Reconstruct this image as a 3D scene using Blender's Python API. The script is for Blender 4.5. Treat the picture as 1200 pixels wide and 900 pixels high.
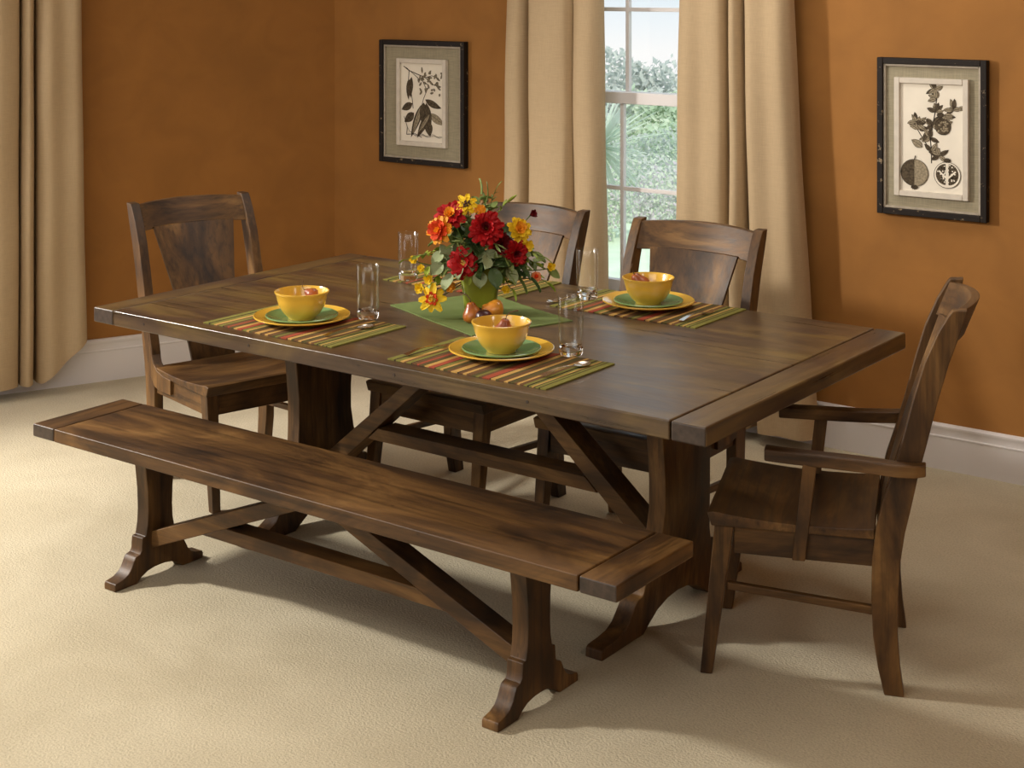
import bpy, bmesh, math, random
from mathutils import Vector, Matrix
random.seed(11)
for o in list(bpy.data.objects): bpy.data.objects.remove(o)
scene = bpy.context.scene
col = scene.collection
PI = math.pi

# ------------------------------------------------------------------ camera
CAM = Vector((2.9636, -3.8537, 1.835)); YAW = 0.6374
cd = bpy.data.cameras.new('camera'); cam = bpy.data.objects.new('camera', cd); col.objects.link(cam)
cam.location = CAM; cam.rotation_euler = (PI/2, 0, YAW)
cd.sensor_fit = 'HORIZONTAL'; cd.sensor_width = 36; cd.lens = 36*1788.5552/1200; cd.shift_y = -0.3925
cd.clip_start = 0.05; cd.clip_end = 400
scene.camera = cam

# ------------------------------------------------------------------ world: pale sky
w = bpy.data.worlds.new('sky'); scene.world = w; w.use_nodes = True
nt = w.node_tree; nt.nodes.clear()
wo = nt.nodes.new('ShaderNodeOutputWorld'); bg = nt.nodes.new('ShaderNodeBackground')
tc = nt.nodes.new('ShaderNodeTexCoord'); sx = nt.nodes.new('ShaderNodeSeparateXYZ'); rp = nt.nodes.new('ShaderNodeValToRGB')
ad = nt.nodes.new('ShaderNodeMath'); ad.operation = 'MULTIPLY_ADD'; ad.inputs[1].default_value = 2.0; ad.inputs[2].default_value = 0.5
nt.links.new(tc.outputs['Generated'], sx.inputs[0]); nt.links.new(sx.outputs['Z'], ad.inputs[0])
nt.links.new(ad.outputs[0], rp.inputs[0]); nt.links.new(rp.outputs[0], bg.inputs[0]); nt.links.new(bg.outputs[0], wo.inputs[0])
rp.color_ramp.elements[0].position = 0.41; rp.color_ramp.elements[0].color = (0.70, 0.70, 0.69, 1)
rp.color_ramp.elements[1].position = 0.52; rp.color_ramp.elements[1].color = (0.50, 0.61, 0.68, 1)
bg.inputs[1].default_value = 1.6

# ------------------------------------------------------------------ lights
def area(name, loc, target, size, power, colr, sy=None, shape='DISK'):
    l = bpy.data.lights.new(name, 'AREA'); l.energy = power; l.color = colr; l.size = size
    if sy: l.shape = 'RECTANGLE'; l.size_y = sy
    else: l.shape = shape
    o = bpy.data.objects.new(name, l); col.objects.link(o); o.location = loc
    d = Vector(target)-Vector(loc); o.rotation_euler = d.to_track_quat('-Z', 'Y').to_euler()
    return o
kl = bpy.data.lights.new('key_light', 'SPOT'); kl.energy = 790; kl.color = (1.0, .94, .85); kl.shadow_soft_size = .17; kl.spot_size = math.radians(88); kl.spot_blend = .55
ko = bpy.data.objects.new('key_light', kl); col.objects.link(ko); ko.location = (-3.35, -2.25, 2.45)
ko.rotation_euler = (Vector((0.1, -0.9, 0.3))-ko.location).to_track_quat('-Z', 'Y').to_euler()
area('overhead_fill', (0.9, -2.9, 2.68), (0.4, -0.2, 0.4), 2.4, 38, (1.0, 0.94, 0.86), 1.6)  # unseen softbox added overhead as general fill
area('wall_wash_light', (3.4, -1.2, 2.5), (1.2, 1.74, 1.0), 0.6, 10, (1.0, 0.92, 0.82))
area('front_fill', (-0.6, -6.3, 1.7), (-0.6, 1.0, 0.7), 3.0, 60, (1.0, 0.98, 0.95), 1.8)  # added frontal fill; the front wall has no window
area('back_sheen_fill', (0.3, 0.75, 2.70), (0.3, 0.5, 0), 2.0, 20, (1.0, 0.95, 0.88), .7)  # added for sheen on the table top, not a real fixture
area('left_window_light', (-3.05, -0.9, 1.5), (0, 0, 0.6), 1.3, 26, (0.98, 0.95, 0.92), 1.8)
sl = bpy.data.lights.new('sun', 'SUN'); sl.energy = 2.8; sl.angle = math.radians(3); sl.color = (1, .96, .88)
so = bpy.data.objects.new('sun', sl); col.objects.link(so)
so.rotation_euler = Vector((-.75, .9, -1.0)).to_track_quat('-Z', 'Y').to_euler()

vs = scene.view_settings
scene.display_settings.display_device = 'sRGB'
vs.view_transform = 'Standard'; vs.look = 'None'; vs.exposure = -0.06; vs.gamma = 1.0; vs.use_curve_mapping = False

# ------------------------------------------------------------------ materials
def srgb(r, g, b):
    f = lambda c: (c/255/12.92) if c/255 <= .04045 else ((c/255+.055)/1.055)**2.4
    return (f(r), f(g), f(b), 1)
def base_mat(name):
    m = bpy.data.materials.new(name); m.use_nodes = True
    return m, m.node_tree, m.node_tree.nodes['Principled BSDF']
def N(t, kind, **kw):
    n = t.nodes.new(kind)
    for k, v in kw.items():
        if k.startswith('i_'): n.inputs[k[2:].replace('_', ' ')].default_value = v
        else: setattr(n, k, v)
    return n
def ramp(t, stops, interp='LINEAR'):
    r = t.nodes.new('ShaderNodeValToRGB'); e = r.color_ramp; e.interpolation = interp
    e.elements[0].position, e.elements[0].color = stops[0]
    e.elements[1].position, e.elements[1].color = stops[-1]
    for p, c in stops[1:-1]:
        x = e.elements.new(p); x.color = c
    return r
def plain(name, c, rough=.5, spec=.5, metal=0, coat=0, bump=0, bscale=40, vary=0):
    m, t, p = base_mat(name)
    p.inputs['Base Color'].default_value = c; p.inputs['Roughness'].default_value = rough
    p.inputs['Specular IOR Level'].default_value = spec; p.inputs['Metallic'].default_value = metal
    p.inputs['Coat Weight'].default_value = coat; p.inputs['Coat Roughness'].default_value = .15
    if bump or vary:
        co = N(t, 'ShaderNodeTexCoord'); n = N(t, 'ShaderNodeTexNoise'); n.inputs['Scale'].default_value = bscale; n.inputs['Detail'].default_value = 5
        t.links.new(co.outputs['Object'], n.inputs['Vector'])
        if bump:
            b = N(t, 'ShaderNodeBump'); b.inputs['Strength'].default_value = bump; b.inputs['Distance'].default_value = .004
            t.links.new(n.outputs['Fac'], b.inputs['Height']); t.links.new(b.outputs[0], p.inputs['Normal'])
        if vary:
            r = ramp(t, [(.3, tuple(c[i]*(1-vary) for i in range(3))+(1,)), (.7, tuple(min(1, c[i]*(1+vary)) for i in range(3))+(1,))])
            t.links.new(n.outputs['Fac'], r.inputs[0]); t.links.new(r.outputs[0], p.inputs['Base Color'])
    return m
def wood(name, axis, dark=1.0, rough=.46, grey=0, spec=.42):
    m, t, p = base_mat(name)
    co = N(t, 'ShaderNodeTexCoord'); oi = N(t, 'ShaderNodeObjectInfo')
    mul = N(t, 'ShaderNodeMath', operation='MULTIPLY'); mul.inputs[1].default_value = 7.0
    t.links.new(oi.outputs['Random'], mul.inputs[0])
    add = N(t, 'ShaderNodeVectorMath', operation='ADD')
    t.links.new(co.outputs['Object'], add.inputs[0]); t.links.new(mul.outputs[0], add.inputs[1])
    def mapped(s_along, s_across):
        mp = N(t, 'ShaderNodeMapping'); sc = [s_across]*3; sc[axis] = s_along
        mp.inputs['Scale'].default_value = sc; t.links.new(add.outputs[0], mp.inputs[0]); return mp
    def noise(mp, scale, det=6, rough_=.6, dist=0):
        n = N(t, 'ShaderNodeTexNoise'); n.inputs['Scale'].default_value = scale; n.inputs['Detail'].default_value = det
        n.inputs['Roughness'].default_value = rough_; n.inputs['Distortion'].default_value = dist
        t.links.new(mp.outputs[0], n.inputs['Vector']); return n
    blot = noise(mapped(.8, 2.6), 2.6, 5, .6, .8)
    grain = noise(mapped(.06, 1.4), 38, 8, .62, .3)
    fine = noise(mapped(.05, 1.0), 210, 4, .6)
    k = dark
    C = lambda r, g, b: (srgb(r, g, b)[0]*k, srgb(r, g, b)[1]*k, srgb(r, g, b)[2]*k, 1)
    g_ = lambda a, b, c: C(a+(62-a)*grey*.6, b+(58-b)*grey*.5, c+(44-c)*grey)
    r1 = ramp(t, [(.28, g_(38, 24, 12)), (.44, g_(76, 51, 25)), (.57, g_(106, 75, 39)), (.74, g_(144, 108, 62))])
    t.links.new(blot.outputs['Fac'], r1.inputs[0])
    r2 = ramp(t, [(.32, (.38, .36, .34, 1)), (.52, (.95, .95, .95, 1)), (.75, (1.15, 1.1, 1.05, 1))])
    t.links.new(grain.outputs['Fac'], r2.inputs[0])
    mx = N(t, 'ShaderNodeMix', data_type='RGBA', blend_type='MULTIPLY'); mx.inputs[0].default_value = .9
    t.links.new(r1.outputs[0], mx.inputs[6]); t.links.new(r2.outputs[0], mx.inputs[7])
    # dark dents and knots
    vo = N(t, 'ShaderNodeTexVoronoi'); vo.inputs['Scale'].default_value = 9
    mp = mapped(.7, 1.6); t.links.new(mp.outputs[0], vo.inputs['Vector'])
    r3 = ramp(t, [(.02, (.35, .3, .25, 1)), (.06, (1, 1, 1, 1))]); t.links.new(vo.outputs['Distance'], r3.inputs[0])
    mx2 = N(t, 'ShaderNodeMix', data_type='RGBA', blend_type='MULTIPLY'); mx2.inputs[0].default_value = .8
    t.links.new(mx.outputs[2], mx2.inputs[6]); t.links.new(r3.outputs[0], mx2.inputs[7])
    t.links.new(mx2.outputs[2], p.inputs['Base Color'])
    rr = N(t, 'ShaderNodeMapRange'); rr.inputs['To Min'].default_value = rough-.08; rr.inputs['To Max'].default_value = rough+.14
    t.links.new(grain.outputs['Fac'], rr.inputs[0]); t.links.new(rr.outputs[0], p.inputs['Roughness'])
    p.inputs['Specular IOR Level'].default_value = spec
    hs = N(t, 'ShaderNodeMath', operation='MULTIPLY_ADD'); hs.inputs[1].default_value = .4
    t.links.new(fine.outputs['Fac'], hs.inputs[0]); t.links.new(grain.outputs['Fac'], hs.inputs[2])
    b = N(t, 'ShaderNodeBump'); b.inputs['Strength'].default_value = .28; b.inputs['Distance'].default_value = .002
    t.links.new(hs.outputs[0], b.inputs['Height']); t.links.new(b.outputs[0], p.inputs['Normal'])
    return m
WX, WY, WZ = wood('brown_stained_wood_lengthwise', 0), wood('brown_stained_wood_crosswise', 1), wood('brown_stained_wood_upright', 2)
TX = wood('table_top_wood', 0, 1.3, .28, .7, .7); TY = wood('table_end_wood', 1, 1.3, .28, .7, .7)  # lighter, greyer base colour stands in for reflected sheen on the top
WEND = plain('dark_end_grain_wood', srgb(62, 50, 42), .45, .5, vary=.35, bscale=60, bump=.2)

def wall_mat(name, c):
    m, t, p = base_mat(name); co = N(t, 'ShaderNodeTexCoord')
    n = N(t, 'ShaderNodeTexNoise'); n.inputs['Scale'].default_value = 5; n.inputs['Detail'].default_value = 6; n.inputs['Distortion'].default_value = .6
    t.links.new(co.outputs['Object'], n.inputs['Vector'])
    r = ramp(t, [(.3, tuple(x*.90 for x in c[:3])+(1,)), (.7, tuple(x*1.10 for x in c[:3])+(1,))])
    t.links.new(n.outputs['Fac'], r.inputs[0]); t.links.new(r.outputs[0], p.inputs['Base Color'])
    p.inputs['Roughness'].default_value = .75; p.inputs['Specular IOR Level'].default_value = .25
    n2 = N(t, 'ShaderNodeTexNoise'); n2.inputs['Scale'].default_value = 180; t.links.new(co.outputs['Object'], n2.inputs['Vector'])
    b = N(t, 'ShaderNodeBump'); b.inputs['Strength'].default_value = .12; b.inputs['Distance'].default_value = .002
    t.links.new(n2.outputs['Fac'], b.inputs['Height']); t.links.new(b.outputs[0], p.inputs['Normal'])
    return m
ORANGE = wall_mat('burnt_orange_paint', srgb(151, 103, 50))
WHITE = plain('white_trim_paint', srgb(226, 222, 222), .42, .45)
CEIL = plain('ceiling_paint', srgb(225, 215, 200), .9, .2)

def carpet():
    m, t, p = base_mat('beige_carpet'); co = N(t, 'ShaderNodeTexCoord')
    a = N(t, 'ShaderNodeTexNoise'); a.inputs['Scale'].default_value = 1.6; a.inputs['Detail'].default_value = 5; a.inputs['Distortion'].default_value = 1.2
    f = N(t, 'ShaderNodeTexNoise'); f.inputs['Scale'].default_value = 150; f.inputs['Detail'].default_value = 4
    g = N(t, 'ShaderNodeTexNoise'); g.inputs['Scale'].default_value = 26; g.inputs['Detail'].default_value = 6
    for n in (a, f, g): t.links.new(co.outputs['Object'], n.inputs['Vector'])
    r = ramp(t, [(.3, srgb(188, 177, 150)), (.7, srgb(206, 196, 170))]); t.links.new(a.outputs['Fac'], r.inputs[0])
    r2 = ramp(t, [(.3, (.80, .79, .77, 1)), (.6, (1.05, 1.05, 1.05, 1))]); t.links.new(f.outputs['Fac'], r2.inputs[0])
    mx = N(t, 'ShaderNodeMix', data_type='RGBA', blend_type='MULTIPLY'); mx.inputs[0].default_value = .8
    t.links.new(r.outputs[0], mx.inputs[6]); t.links.new(r2.outputs[0], mx.inputs[7]); t.links.new(mx.outputs[2], p.inputs['Base Color'])
    ma = N(t, 'ShaderNodeMath', operation='MULTIPLY_ADD'); ma.inputs[1].default_value = .35
    t.links.new(g.outputs['Fac'], ma.inputs[0]); t.links.new(f.outputs['Fac'], ma.inputs[2])
    b = N(t, 'ShaderNodeBump'); b.inputs['Strength'].default_value = .5; b.inputs['Distance'].default_value = .007
    t.links.new(ma.outputs[0], b.inputs['Height']); t.links.new(b.outputs[0], p.inputs['Normal'])
    p.inputs['Roughness'].default_value = .95; p.inputs['Specular IOR Level'].default_value = .1
    p.inputs['Sheen Weight'].default_value = .15
    return m
CARPET = carpet()

def cloth(name, c, scale=420, trans=.0, vary=.10, bump=.25):
    m, t, p = base_mat(name); co = N(t, 'ShaderNodeTexCoord')
    hs = []
    for sc in ((1, 1, .03), (.04, .04, 1)):
        mp = N(t, 'ShaderNodeMapping'); mp.inputs['Scale'].default_value = sc; t.links.new(co.outputs['Object'], mp.inputs[0])
        n = N(t, 'ShaderNodeTexNoise'); n.inputs['Scale'].default_value = scale; n.inputs['Detail'].default_value = 3
        t.links.new(mp.outputs[0], n.inputs['Vector']); hs.append(n)
    ad_ = N(t, 'ShaderNodeMath', operation='ADD'); t.links.new(hs[0].outputs['Fac'], ad_.inputs[0]); t.links.new(hs[1].outputs['Fac'], ad_.inputs[1])
    hf = N(t, 'ShaderNodeMath', operation='MULTIPLY'); hf.inputs[1].default_value = .5; t.links.new(ad_.outputs[0], hf.inputs[0])
    r = ramp(t, [(.35, tuple(x*(1-vary) for x in c[:3])+(1,)), (.65, tuple(x*(1+vary) for x in c[:3])+(1,))])
    t.links.new(hf.outputs[0], r.inputs[0]); t.links.new(r.outputs[0], p.inputs['Base Color'])
    b = N(t, 'ShaderNodeBump'); b.inputs['Strength'].default_value = bump; b.inputs['Distance'].default_value = .001
    t.links.new(hf.outputs[0], b.inputs['Height']); t.links.new(b.outputs[0], p.inputs['Normal'])
    p.inputs['Roughness'].default_value = .85; p.inputs['Specular IOR Level'].default_value = .2
    if trans:
        out = t.nodes['Material Output']; tr = N(t, 'ShaderNodeBsdfTranslucent'); ms = N(t, 'ShaderNodeMixShader'); ms.inputs[0].default_value = trans
        t.links.new(r.outputs[0], tr.inputs[0]); t.links.new(p.outputs[0], ms.inputs[1]); t.links.new(tr.outputs[0], ms.inputs[2]); t.links.new(ms.outputs[0], out.inputs[0])
    return m
CURT = cloth('beige_linen_curtain', srgb(190, 166, 132), 620, .12, .08, .15)
LINEN = cloth('taupe_linen_mat', srgb(152, 143, 120), 500, 0, .2)
GREENCLOTH = cloth('sage_green_cloth', srgb(110, 126, 74), 500, 0, .08)

def glass_mat(name, ior=1.45, col_=(1, 1, 1, 1), thin=False):
    m = bpy.data.materials.new(name); m.use_nodes = True; t = m.node_tree; t.nodes.clear()
    o = N(t, 'ShaderNodeOutputMaterial')
    if thin:
        tr = N(t, 'ShaderNodeBsdfTransparent'); gl = N(t, 'ShaderNodeBsdfGlossy'); gl.inputs['Roughness'].default_value = .02
        ms = N(t, 'ShaderNodeMixShader'); ms.inputs[0].default_value = .05
        t.links.new(tr.outputs[0], ms.inputs[1]); t.links.new(gl.outputs[0], ms.inputs[2]); t.links.new(ms.outputs[0], o.inputs[0])
    else:
        g = N(t, 'ShaderNodeBsdfGlass'); g.inputs['IOR'].default_value = ior; g.inputs['Roughness'].default_value = 0; g.inputs['Color'].default_value = col_
        t.links.new(g.outputs[0], o.inputs[0])
    return m
PANE = glass_mat('window_glass', thin=True)
GLASS = glass_mat('clear_tumbler_glass', 1.45)
def thin_wall():
    m = bpy.data.materials.new('tumbler_wall_glass'); m.use_nodes = True; t = m.node_tree; t.nodes.clear()
    o = N(t, 'ShaderNodeOutputMaterial'); lw = N(t, 'ShaderNodeLayerWeight'); lw.inputs[0].default_value = .5; pw = N(t, 'ShaderNodeMath', operation='POWER'); pw.inputs[1].default_value = 3.5; mu = N(t, 'ShaderNodeMath', operation='MULTIPLY_ADD'); mu.inputs[1].default_value = .62; mu.inputs[2].default_value = .04; t.links.new(lw.outputs['Facing'], pw.inputs[0]); t.links.new(pw.outputs[0], mu.inputs[0])
    tr = N(t, 'ShaderNodeBsdfTransparent'); tr.inputs[0].default_value = (.985, .99, .985, 1); gl = N(t, 'ShaderNodeBsdfGlossy'); gl.inputs['Roughness'].default_value = .12
    ms = N(t, 'ShaderNodeMixShader'); t.links.new(mu.outputs[0], ms.inputs[0]); t.links.new(tr.outputs[0], ms.inputs[1]); t.links.new(gl.outputs[0], ms.inputs[2]); t.links.new(ms.outputs[0], o.inputs[0])
    return m
TWALL = thin_wall()
YEL = plain('yellow_glaze', srgb(226, 182, 70), .16, .6, coat=.5, vary=.05, bscale=8)
GRN = plain('green_glaze', srgb(118, 156, 104), .16, .6, coat=.5, vary=.05, bscale=8)
STEEL = plain('polished_steel', srgb(215, 208, 198), .18, .5, metal=1)
def fruit_mat(name, a, b_, sc=9):
    m, t, p = base_mat(name); co = N(t, 'ShaderNodeTexCoord'); n = N(t, 'ShaderNodeTexNoise'); n.inputs['Scale'].default_value = sc*3; n.inputs['Detail'].default_value = 6
    t.links.new(co.outputs['Object'], n.inputs['Vector']); r = ramp(t, [(.35, a), (.65, b_)]); t.links.new(n.outputs['Fac'], r.inputs[0])
    t.links.new(r.outputs[0], p.inputs['Base Color']); p.inputs['Roughness'].default_value = .32; p.inputs['Coat Weight'].default_value = .2; return m
PEAR_O = fruit_mat('russet_pear_skin', srgb(150, 72, 26), srgb(196, 122, 40))
PEAR_Y = fruit_mat('golden_pear_skin', srgb(186, 112, 34), srgb(206, 140, 44))
PEAR_R = fruit_mat('red_brown_pear_skin', srgb(130, 62, 30), srgb(176, 96, 52))
PLUM = fruit_mat('plum_skin', srgb(46, 16, 20), srgb(86, 32, 34))
TWIG = plain('brown_twig', srgb(92, 66, 38), .7)
def stripes(name, w_):
    m, t, p = base_mat(name); co = N(t, 'ShaderNodeTexCoord'); s = N(t, 'ShaderNodeSeparateXYZ'); t.links.new(co.outputs['Object'], s.inputs[0])
    mr = N(t, 'ShaderNodeMapRange'); mr.inputs['From Min'].default_value = -w_/2; mr.inputs['From Max'].default_value = w_/2; t.links.new(s.outputs['X'], mr.inputs[0])
    G, O, R_, Y, B, D = srgb(130, 126, 64), srgb(92, 84, 50), srgb(168, 82, 60), srgb(200, 160, 92), srgb(112, 82, 54), srgb(56, 46, 34)
    seq = [(G, 2), (D, .6), (G, 1.6), (Y, 1.2), (B, .8), (G, 1.4), (D, .5), (B, 1.6), (R_, .6), (B, .8), (O, 1), (Y, 1.4), (R_, 2), (D, .4), (G, 1.4), (Y, 1.0), (O, 1.5), (B, 1), (Y, 2), (D, .5), (B, 1.4), (Y, 1.2), (B, 1.6), (O, 1.2),
           (G, 1.0), (B, 1), (R_, 2.2), (D, .4), (Y, 1.4), (O, 1.0), (B, 1.4), (Y, 1.3), (D, .4), (O, 1.4), (B, .8), (Y, .8), (B, 1.2), (G, 1.0), (D, .5), (G, .9), (Y, .5), (O, .6), (G, .9), (D, .5), (G, 1.8)]
    # the colour ramp holds at most 32 stops: two ramps side by side
    tot = sum(x[1] for x in seq); half = len(seq)//2
    pos = []; a = 0
    for c, l in seq: pos.append((a/tot, c)); a += l
    ra = ramp(t, pos[:half], 'CONSTANT'); rb = ramp(t, pos[half:], 'CONSTANT')
    for r in (ra, rb): t.links.new(mr.outputs[0], r.inputs[0])
    gt = N(t, 'ShaderNodeMath', operation='GREATER_THAN'); gt.inputs[1].default_value = pos[half][0]; t.links.new(mr.outputs[0], gt.inputs[0])
    mx = N(t, 'ShaderNodeMix', data_type='RGBA'); t.links.new(gt.outputs[0], mx.inputs[0]); t.links.new(ra.outputs[0], mx.inputs[6]); t.links.new(rb.outputs[0], mx.inputs[7])
    n = N(t, 'ShaderNodeTexNoise'); n.inputs['Scale'].default_value = 300; t.links.new(co.outputs['Object'], n.inputs['Vector'])
    r3 = ramp(t, [(.3, (.7, .7, .7, 1)), (.7, (1.15, 1.15, 1.15, 1))]); t.links.new(n.outputs['Fac'], r3.inputs[0])
    m2 = N(t, 'ShaderNodeMix', data_type='RGBA', blend_type='MULTIPLY'); m2.inputs[0].default_value = .7
    t.links.new(mx.outputs[2], m2.inputs[6]); t.links.new(r3.outputs[0], m2.inputs[7]); t.links.new(m2.outputs[2], p.inputs['Base Color'])
    wv = N(t, 'ShaderNodeTexWave'); wv.inputs['Scale'].default_value = 70; t.links.new(co.outputs['Object'], wv.inputs['Vector'])
    b = N(t, 'ShaderNodeBump'); b.inputs['Strength'].default_value = .5; b.inputs['Distance'].default_value = .002
    t.links.new(wv.outputs['Fac'], b.inputs['Height']); t.links.new(b.outputs[0], p.inputs['Normal'])
    p.inputs['Roughness'].default_value = .9; p.inputs['Specular IOR Level'].default_value = .15
    return m
STRIPE = stripes('striped_placemat_weave', .55)

# ------------------------------------------------------------------ mesh helpers
class MB:
    def __init__(s): s.v = []; s.f = []; s.mi = []
    def add(s, vs_, fs, mi=0):
        o = len(s.v); s.v += [tuple(v) for v in vs_]; s.f += [tuple(i+o for i in f) for f in fs]; s.mi += [mi]*len(fs); return s
    def box(s, x0, x1, y0, y1, z0, z1, mi=0, faces_mi=None):
        vs_ = [(x, y, z) for z in (z0, z1) for y in (y0, y1) for x in (x0, x1)]
        fs = [(0, 2, 3, 1), (4, 5, 7, 6), (0, 1, 5, 4), (2, 6, 7, 3), (0, 4, 6, 2), (1, 3, 7, 5)]  # -z +z -y +y -x +x
        o = len(s.v); s.v += vs_; s.f += [tuple(i+o for i in f) for f in fs]
        s.mi += faces_mi if faces_mi else [mi]*6; return s
    def prism(s, pts, a0, a1, axis, shear=None, mi=0):
        """closed outline pts extruded along axis; outline coords are the two other axes in order"""
        n = len(pts); vs_ = []
        for a in (a0, a1):
            for (p, q) in pts:
                v = [p, q]; v.insert(axis, a)
                if shear: v = shear(v)
                vs_.append(tuple(v))
        fs = [tuple(range(n))[::-1], tuple(range(n, 2*n))] + [(i, (i+1) % n, n+(i+1) % n, n+i) for i in range(n)]
        return s.add(vs_, fs, mi)
    def hexa(s, bot, top, mi=0):
        vs_ = list(bot)+list(top)
        return s.add(vs_, [(3, 2, 1, 0), (4, 5, 6, 7), (0, 1, 5, 4), (1, 2, 6, 5), (2, 3, 7, 6), (3, 0, 4, 7)], mi)
    def lathe(s, prof, seg=40, c=(0, 0, 0), mi=0, closed=False, sq=0):
        o = len(s.v); n = len(prof)
        for k in range(seg):
            a = 2*PI*k/seg
            rr = 1 if not sq else 1/((abs(math.cos(a))**sq+abs(math.sin(a))**sq)**(1/sq))
            for r, z in prof: s.v.append((c[0]+r*rr*math.cos(a), c[1]+r*rr*math.sin(a), c[2]+z))
        m_ = n if closed else n-1
        for k in range(seg):
            k2 = (k+1) % seg
            for i in range(m_):
                j = (i+1) % n
                s.f.append((o+k*n+i, o+k2*n+i, o+k2*n+j, o+k*n+j)); s.mi.append(mi)
        return s
    def tube(s, pts, rad, seg=8, mi=0):
        pts = [Vector(p) for p in pts]; o = len(s.v); n = len(pts)
        rads = rad if isinstance(rad, (list, tuple)) else [rad]*n
        up = Vector((0, 0, 1))
        for i, p in enumerate(pts):
            d = (pts[min(i+1, n-1)]-pts[max(i-1, 0)]).normalized()
            a = d.cross(up) if abs(d.dot(up)) < .95 else d.cross(Vector((1, 0, 0)))
            a.normalize(); b = d.cross(a)
            for k in range(seg):
                t_ = 2*PI*k/seg; s.v.append(tuple(p+(a*math.cos(t_)+b*math.sin(t_))*rads[i]))
        for i in range(n-1):
            for k in range(seg):
                k2 = (k+1) % seg; s.f.append((o+i*seg+k, o+i*seg+k2, o+(i+1)*seg+k2, o+(i+1)*seg+k)); s.mi.append(mi)
        s.f.append(tuple(o+k for k in range(seg))[::-1]); s.f.append(tuple(o+(n-1)*seg+k for k in range(seg))); s.mi += [mi, mi]
        return s
    def sheet(s, fn, nu, nv, thick=None, mi=0):
        """fn(u,v)->(front point, back point); makes a closed slab"""
        o = len(s.v); W = nu+1; F0 = []; B0 = []
        for j in range(nv+1):
            for i in range(nu+1):
                a, b = fn(i/nu, j/nv); F0.append(tuple(a)); B0.append(tuple(b))
        s.v += F0+B0; K = len(F0)
        I = lambda i, j: o+j*W+i
        fs = []
        for j in range(nv):
            for i in range(nu):
                fs.append((I(i, j), I(i+1, j), I(i+1, j+1), I(i, j+1)))
                fs.append((K+I(i, j+1), K+I(i+1, j+1), K+I(i+1, j), K+I(i, j)))
        for i in range(nu):
            fs.append((I(i, 0), K+I(i, 0), K+I(i+1, 0), I(i+1, 0))); fs.append((I(i+1, nv), K+I(i+1, nv), K+I(i, nv), I(i, nv)))
        for j in range(nv):
            fs.append((I(0, j+1), K+I(0, j+1), K+I(0, j), I(0, j))); fs.append((I(nu, j), K+I(nu, j), K+I(nu, j+1), I(nu, j+1)))
        s.f += fs; s.mi += [mi]*len(fs); return s
    def mesh(s, name, mats, smooth=35):
        me = bpy.data.meshes.new(name); me.from_pydata(s.v, [], s.f)
        for m in (mats if isinstance(mats, list) else [mats]): me.materials.append(m)
        me.polygons.foreach_set('material_index', s.mi)
        bm = bmesh.new(); bm.from_mesh(me); bmesh.ops.recalc_face_normals(bm, faces=bm.faces); bm.to_mesh(me); bm.free()
        if smooth:
            me.polygons.foreach_set('use_smooth', [True]*len(me.polygons)); me.set_sharp_from_angle(angle=math.radians(smooth))
        me.update(); return me
    def build(s, name, mats, parent=None, bevel=0, smooth=35, loc=None, segs=2):
        o = bpy.data.objects.new(name, s.mesh(name, mats, smooth)); col.objects.link(o)
        if parent: o.parent = parent
        if loc: o.location = loc
        if bevel:
            b = o.modifiers.new('bevel', 'BEVEL'); b.width = bevel; b.segments = segs; b.limit_method = 'ANGLE'; b.angle_limit = math.radians(40); b.harden_normals = True
        return o
def tag(o, label=None, cat=None, group=None, kind=None):
    if label: o['label'] = label
    if cat: o['category'] = cat
    if group: o['group'] = group
    if kind: o['kind'] = kind
    return o
def thing(name, label, cat, loc=(0, 0, 0), rz=0, group=None):
    o = bpy.data.objects.new(name, None); col.objects.link(o); o.location = loc; o.rotation_euler = (0, 0, rz); o.empty_display_size = .1
    return tag(o, label, cat, group)
def copy_tree(o, parent=None):
    c = o.copy(); col.objects.link(c); c.parent = parent
    for ch in list(o.children): copy_tree(ch, c)
    return c

# ------------------------------------------------------------------ the room
WY0 = 1.74                                   # back wall face
CORNER = Vector((-2.28, WY0, 0)); AW = Vector((-2.825, .457, 0))
dW = (CORNER-AW).normalized(); nW = Vector((dW.y, -dW.x, 0))      # left wall runs along dW, nW points into the room
LEND = CORNER - dW*9.2
XR, YF, ZC = 4.6, -6.6, 2.75
fl = MB().add([(LEND.x-1, YF-.3, 0), (XR+.3, YF-.3, 0), (XR+.3, WY0+.12, 0), (-3.6, WY0+.12, 0)], [(0, 1, 2, 3)])
fl.add([(LEND.x-1, YF-.3, -.08), (XR+.3, YF-.3, -.08), (XR+.3, WY0+.12, -.08), (-3.6, WY0+.12, -.08)], [(3, 2, 1, 0)])
tag(fl.build('floor', CARPET, smooth=0), 'beige cut-pile carpet', None, None, 'structure')
tag(MB().box(LEND.x-1, XR+.3, YF-.3, WY0+.3, ZC, ZC+.1).build('ceiling', CEIL, smooth=0), kind='structure')
WX0, WX1, WZ0, WZ1 = -1.06, .08, .46, 2.16   # window opening
wb = MB()
for (a, b, c, d) in ((-2.28, WX0, 0, ZC), (WX1, XR+.1, 0, ZC), (WX0, WX1, 0, WZ0), (WX0, WX1, WZ1, ZC)):
    wb.box(a, b, WY0, WY0+.16, c, d)
tag(wb.build('wall_back', ORANGE, smooth=0), 'burnt orange wall with the window and two framed prints', kind='structure')
wl = MB(); P, Q = CORNER+dW*.12, LEND
wl.hexa([P, Q, Q-nW*.15, P-nW*.15], [v+Vector((0, 0, ZC)) for v in (P, Q, Q-nW*.15, P-nW*.15)])
tag(wl.build('wall_left', ORANGE, smooth=0), 'burnt orange wall behind the chair at the head of the table', kind='structure')
tag(MB().box(XR, XR+.12, YF, WY0, 0, ZC).build('wall_right', ORANGE, smooth=0), kind='structure')
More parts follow.
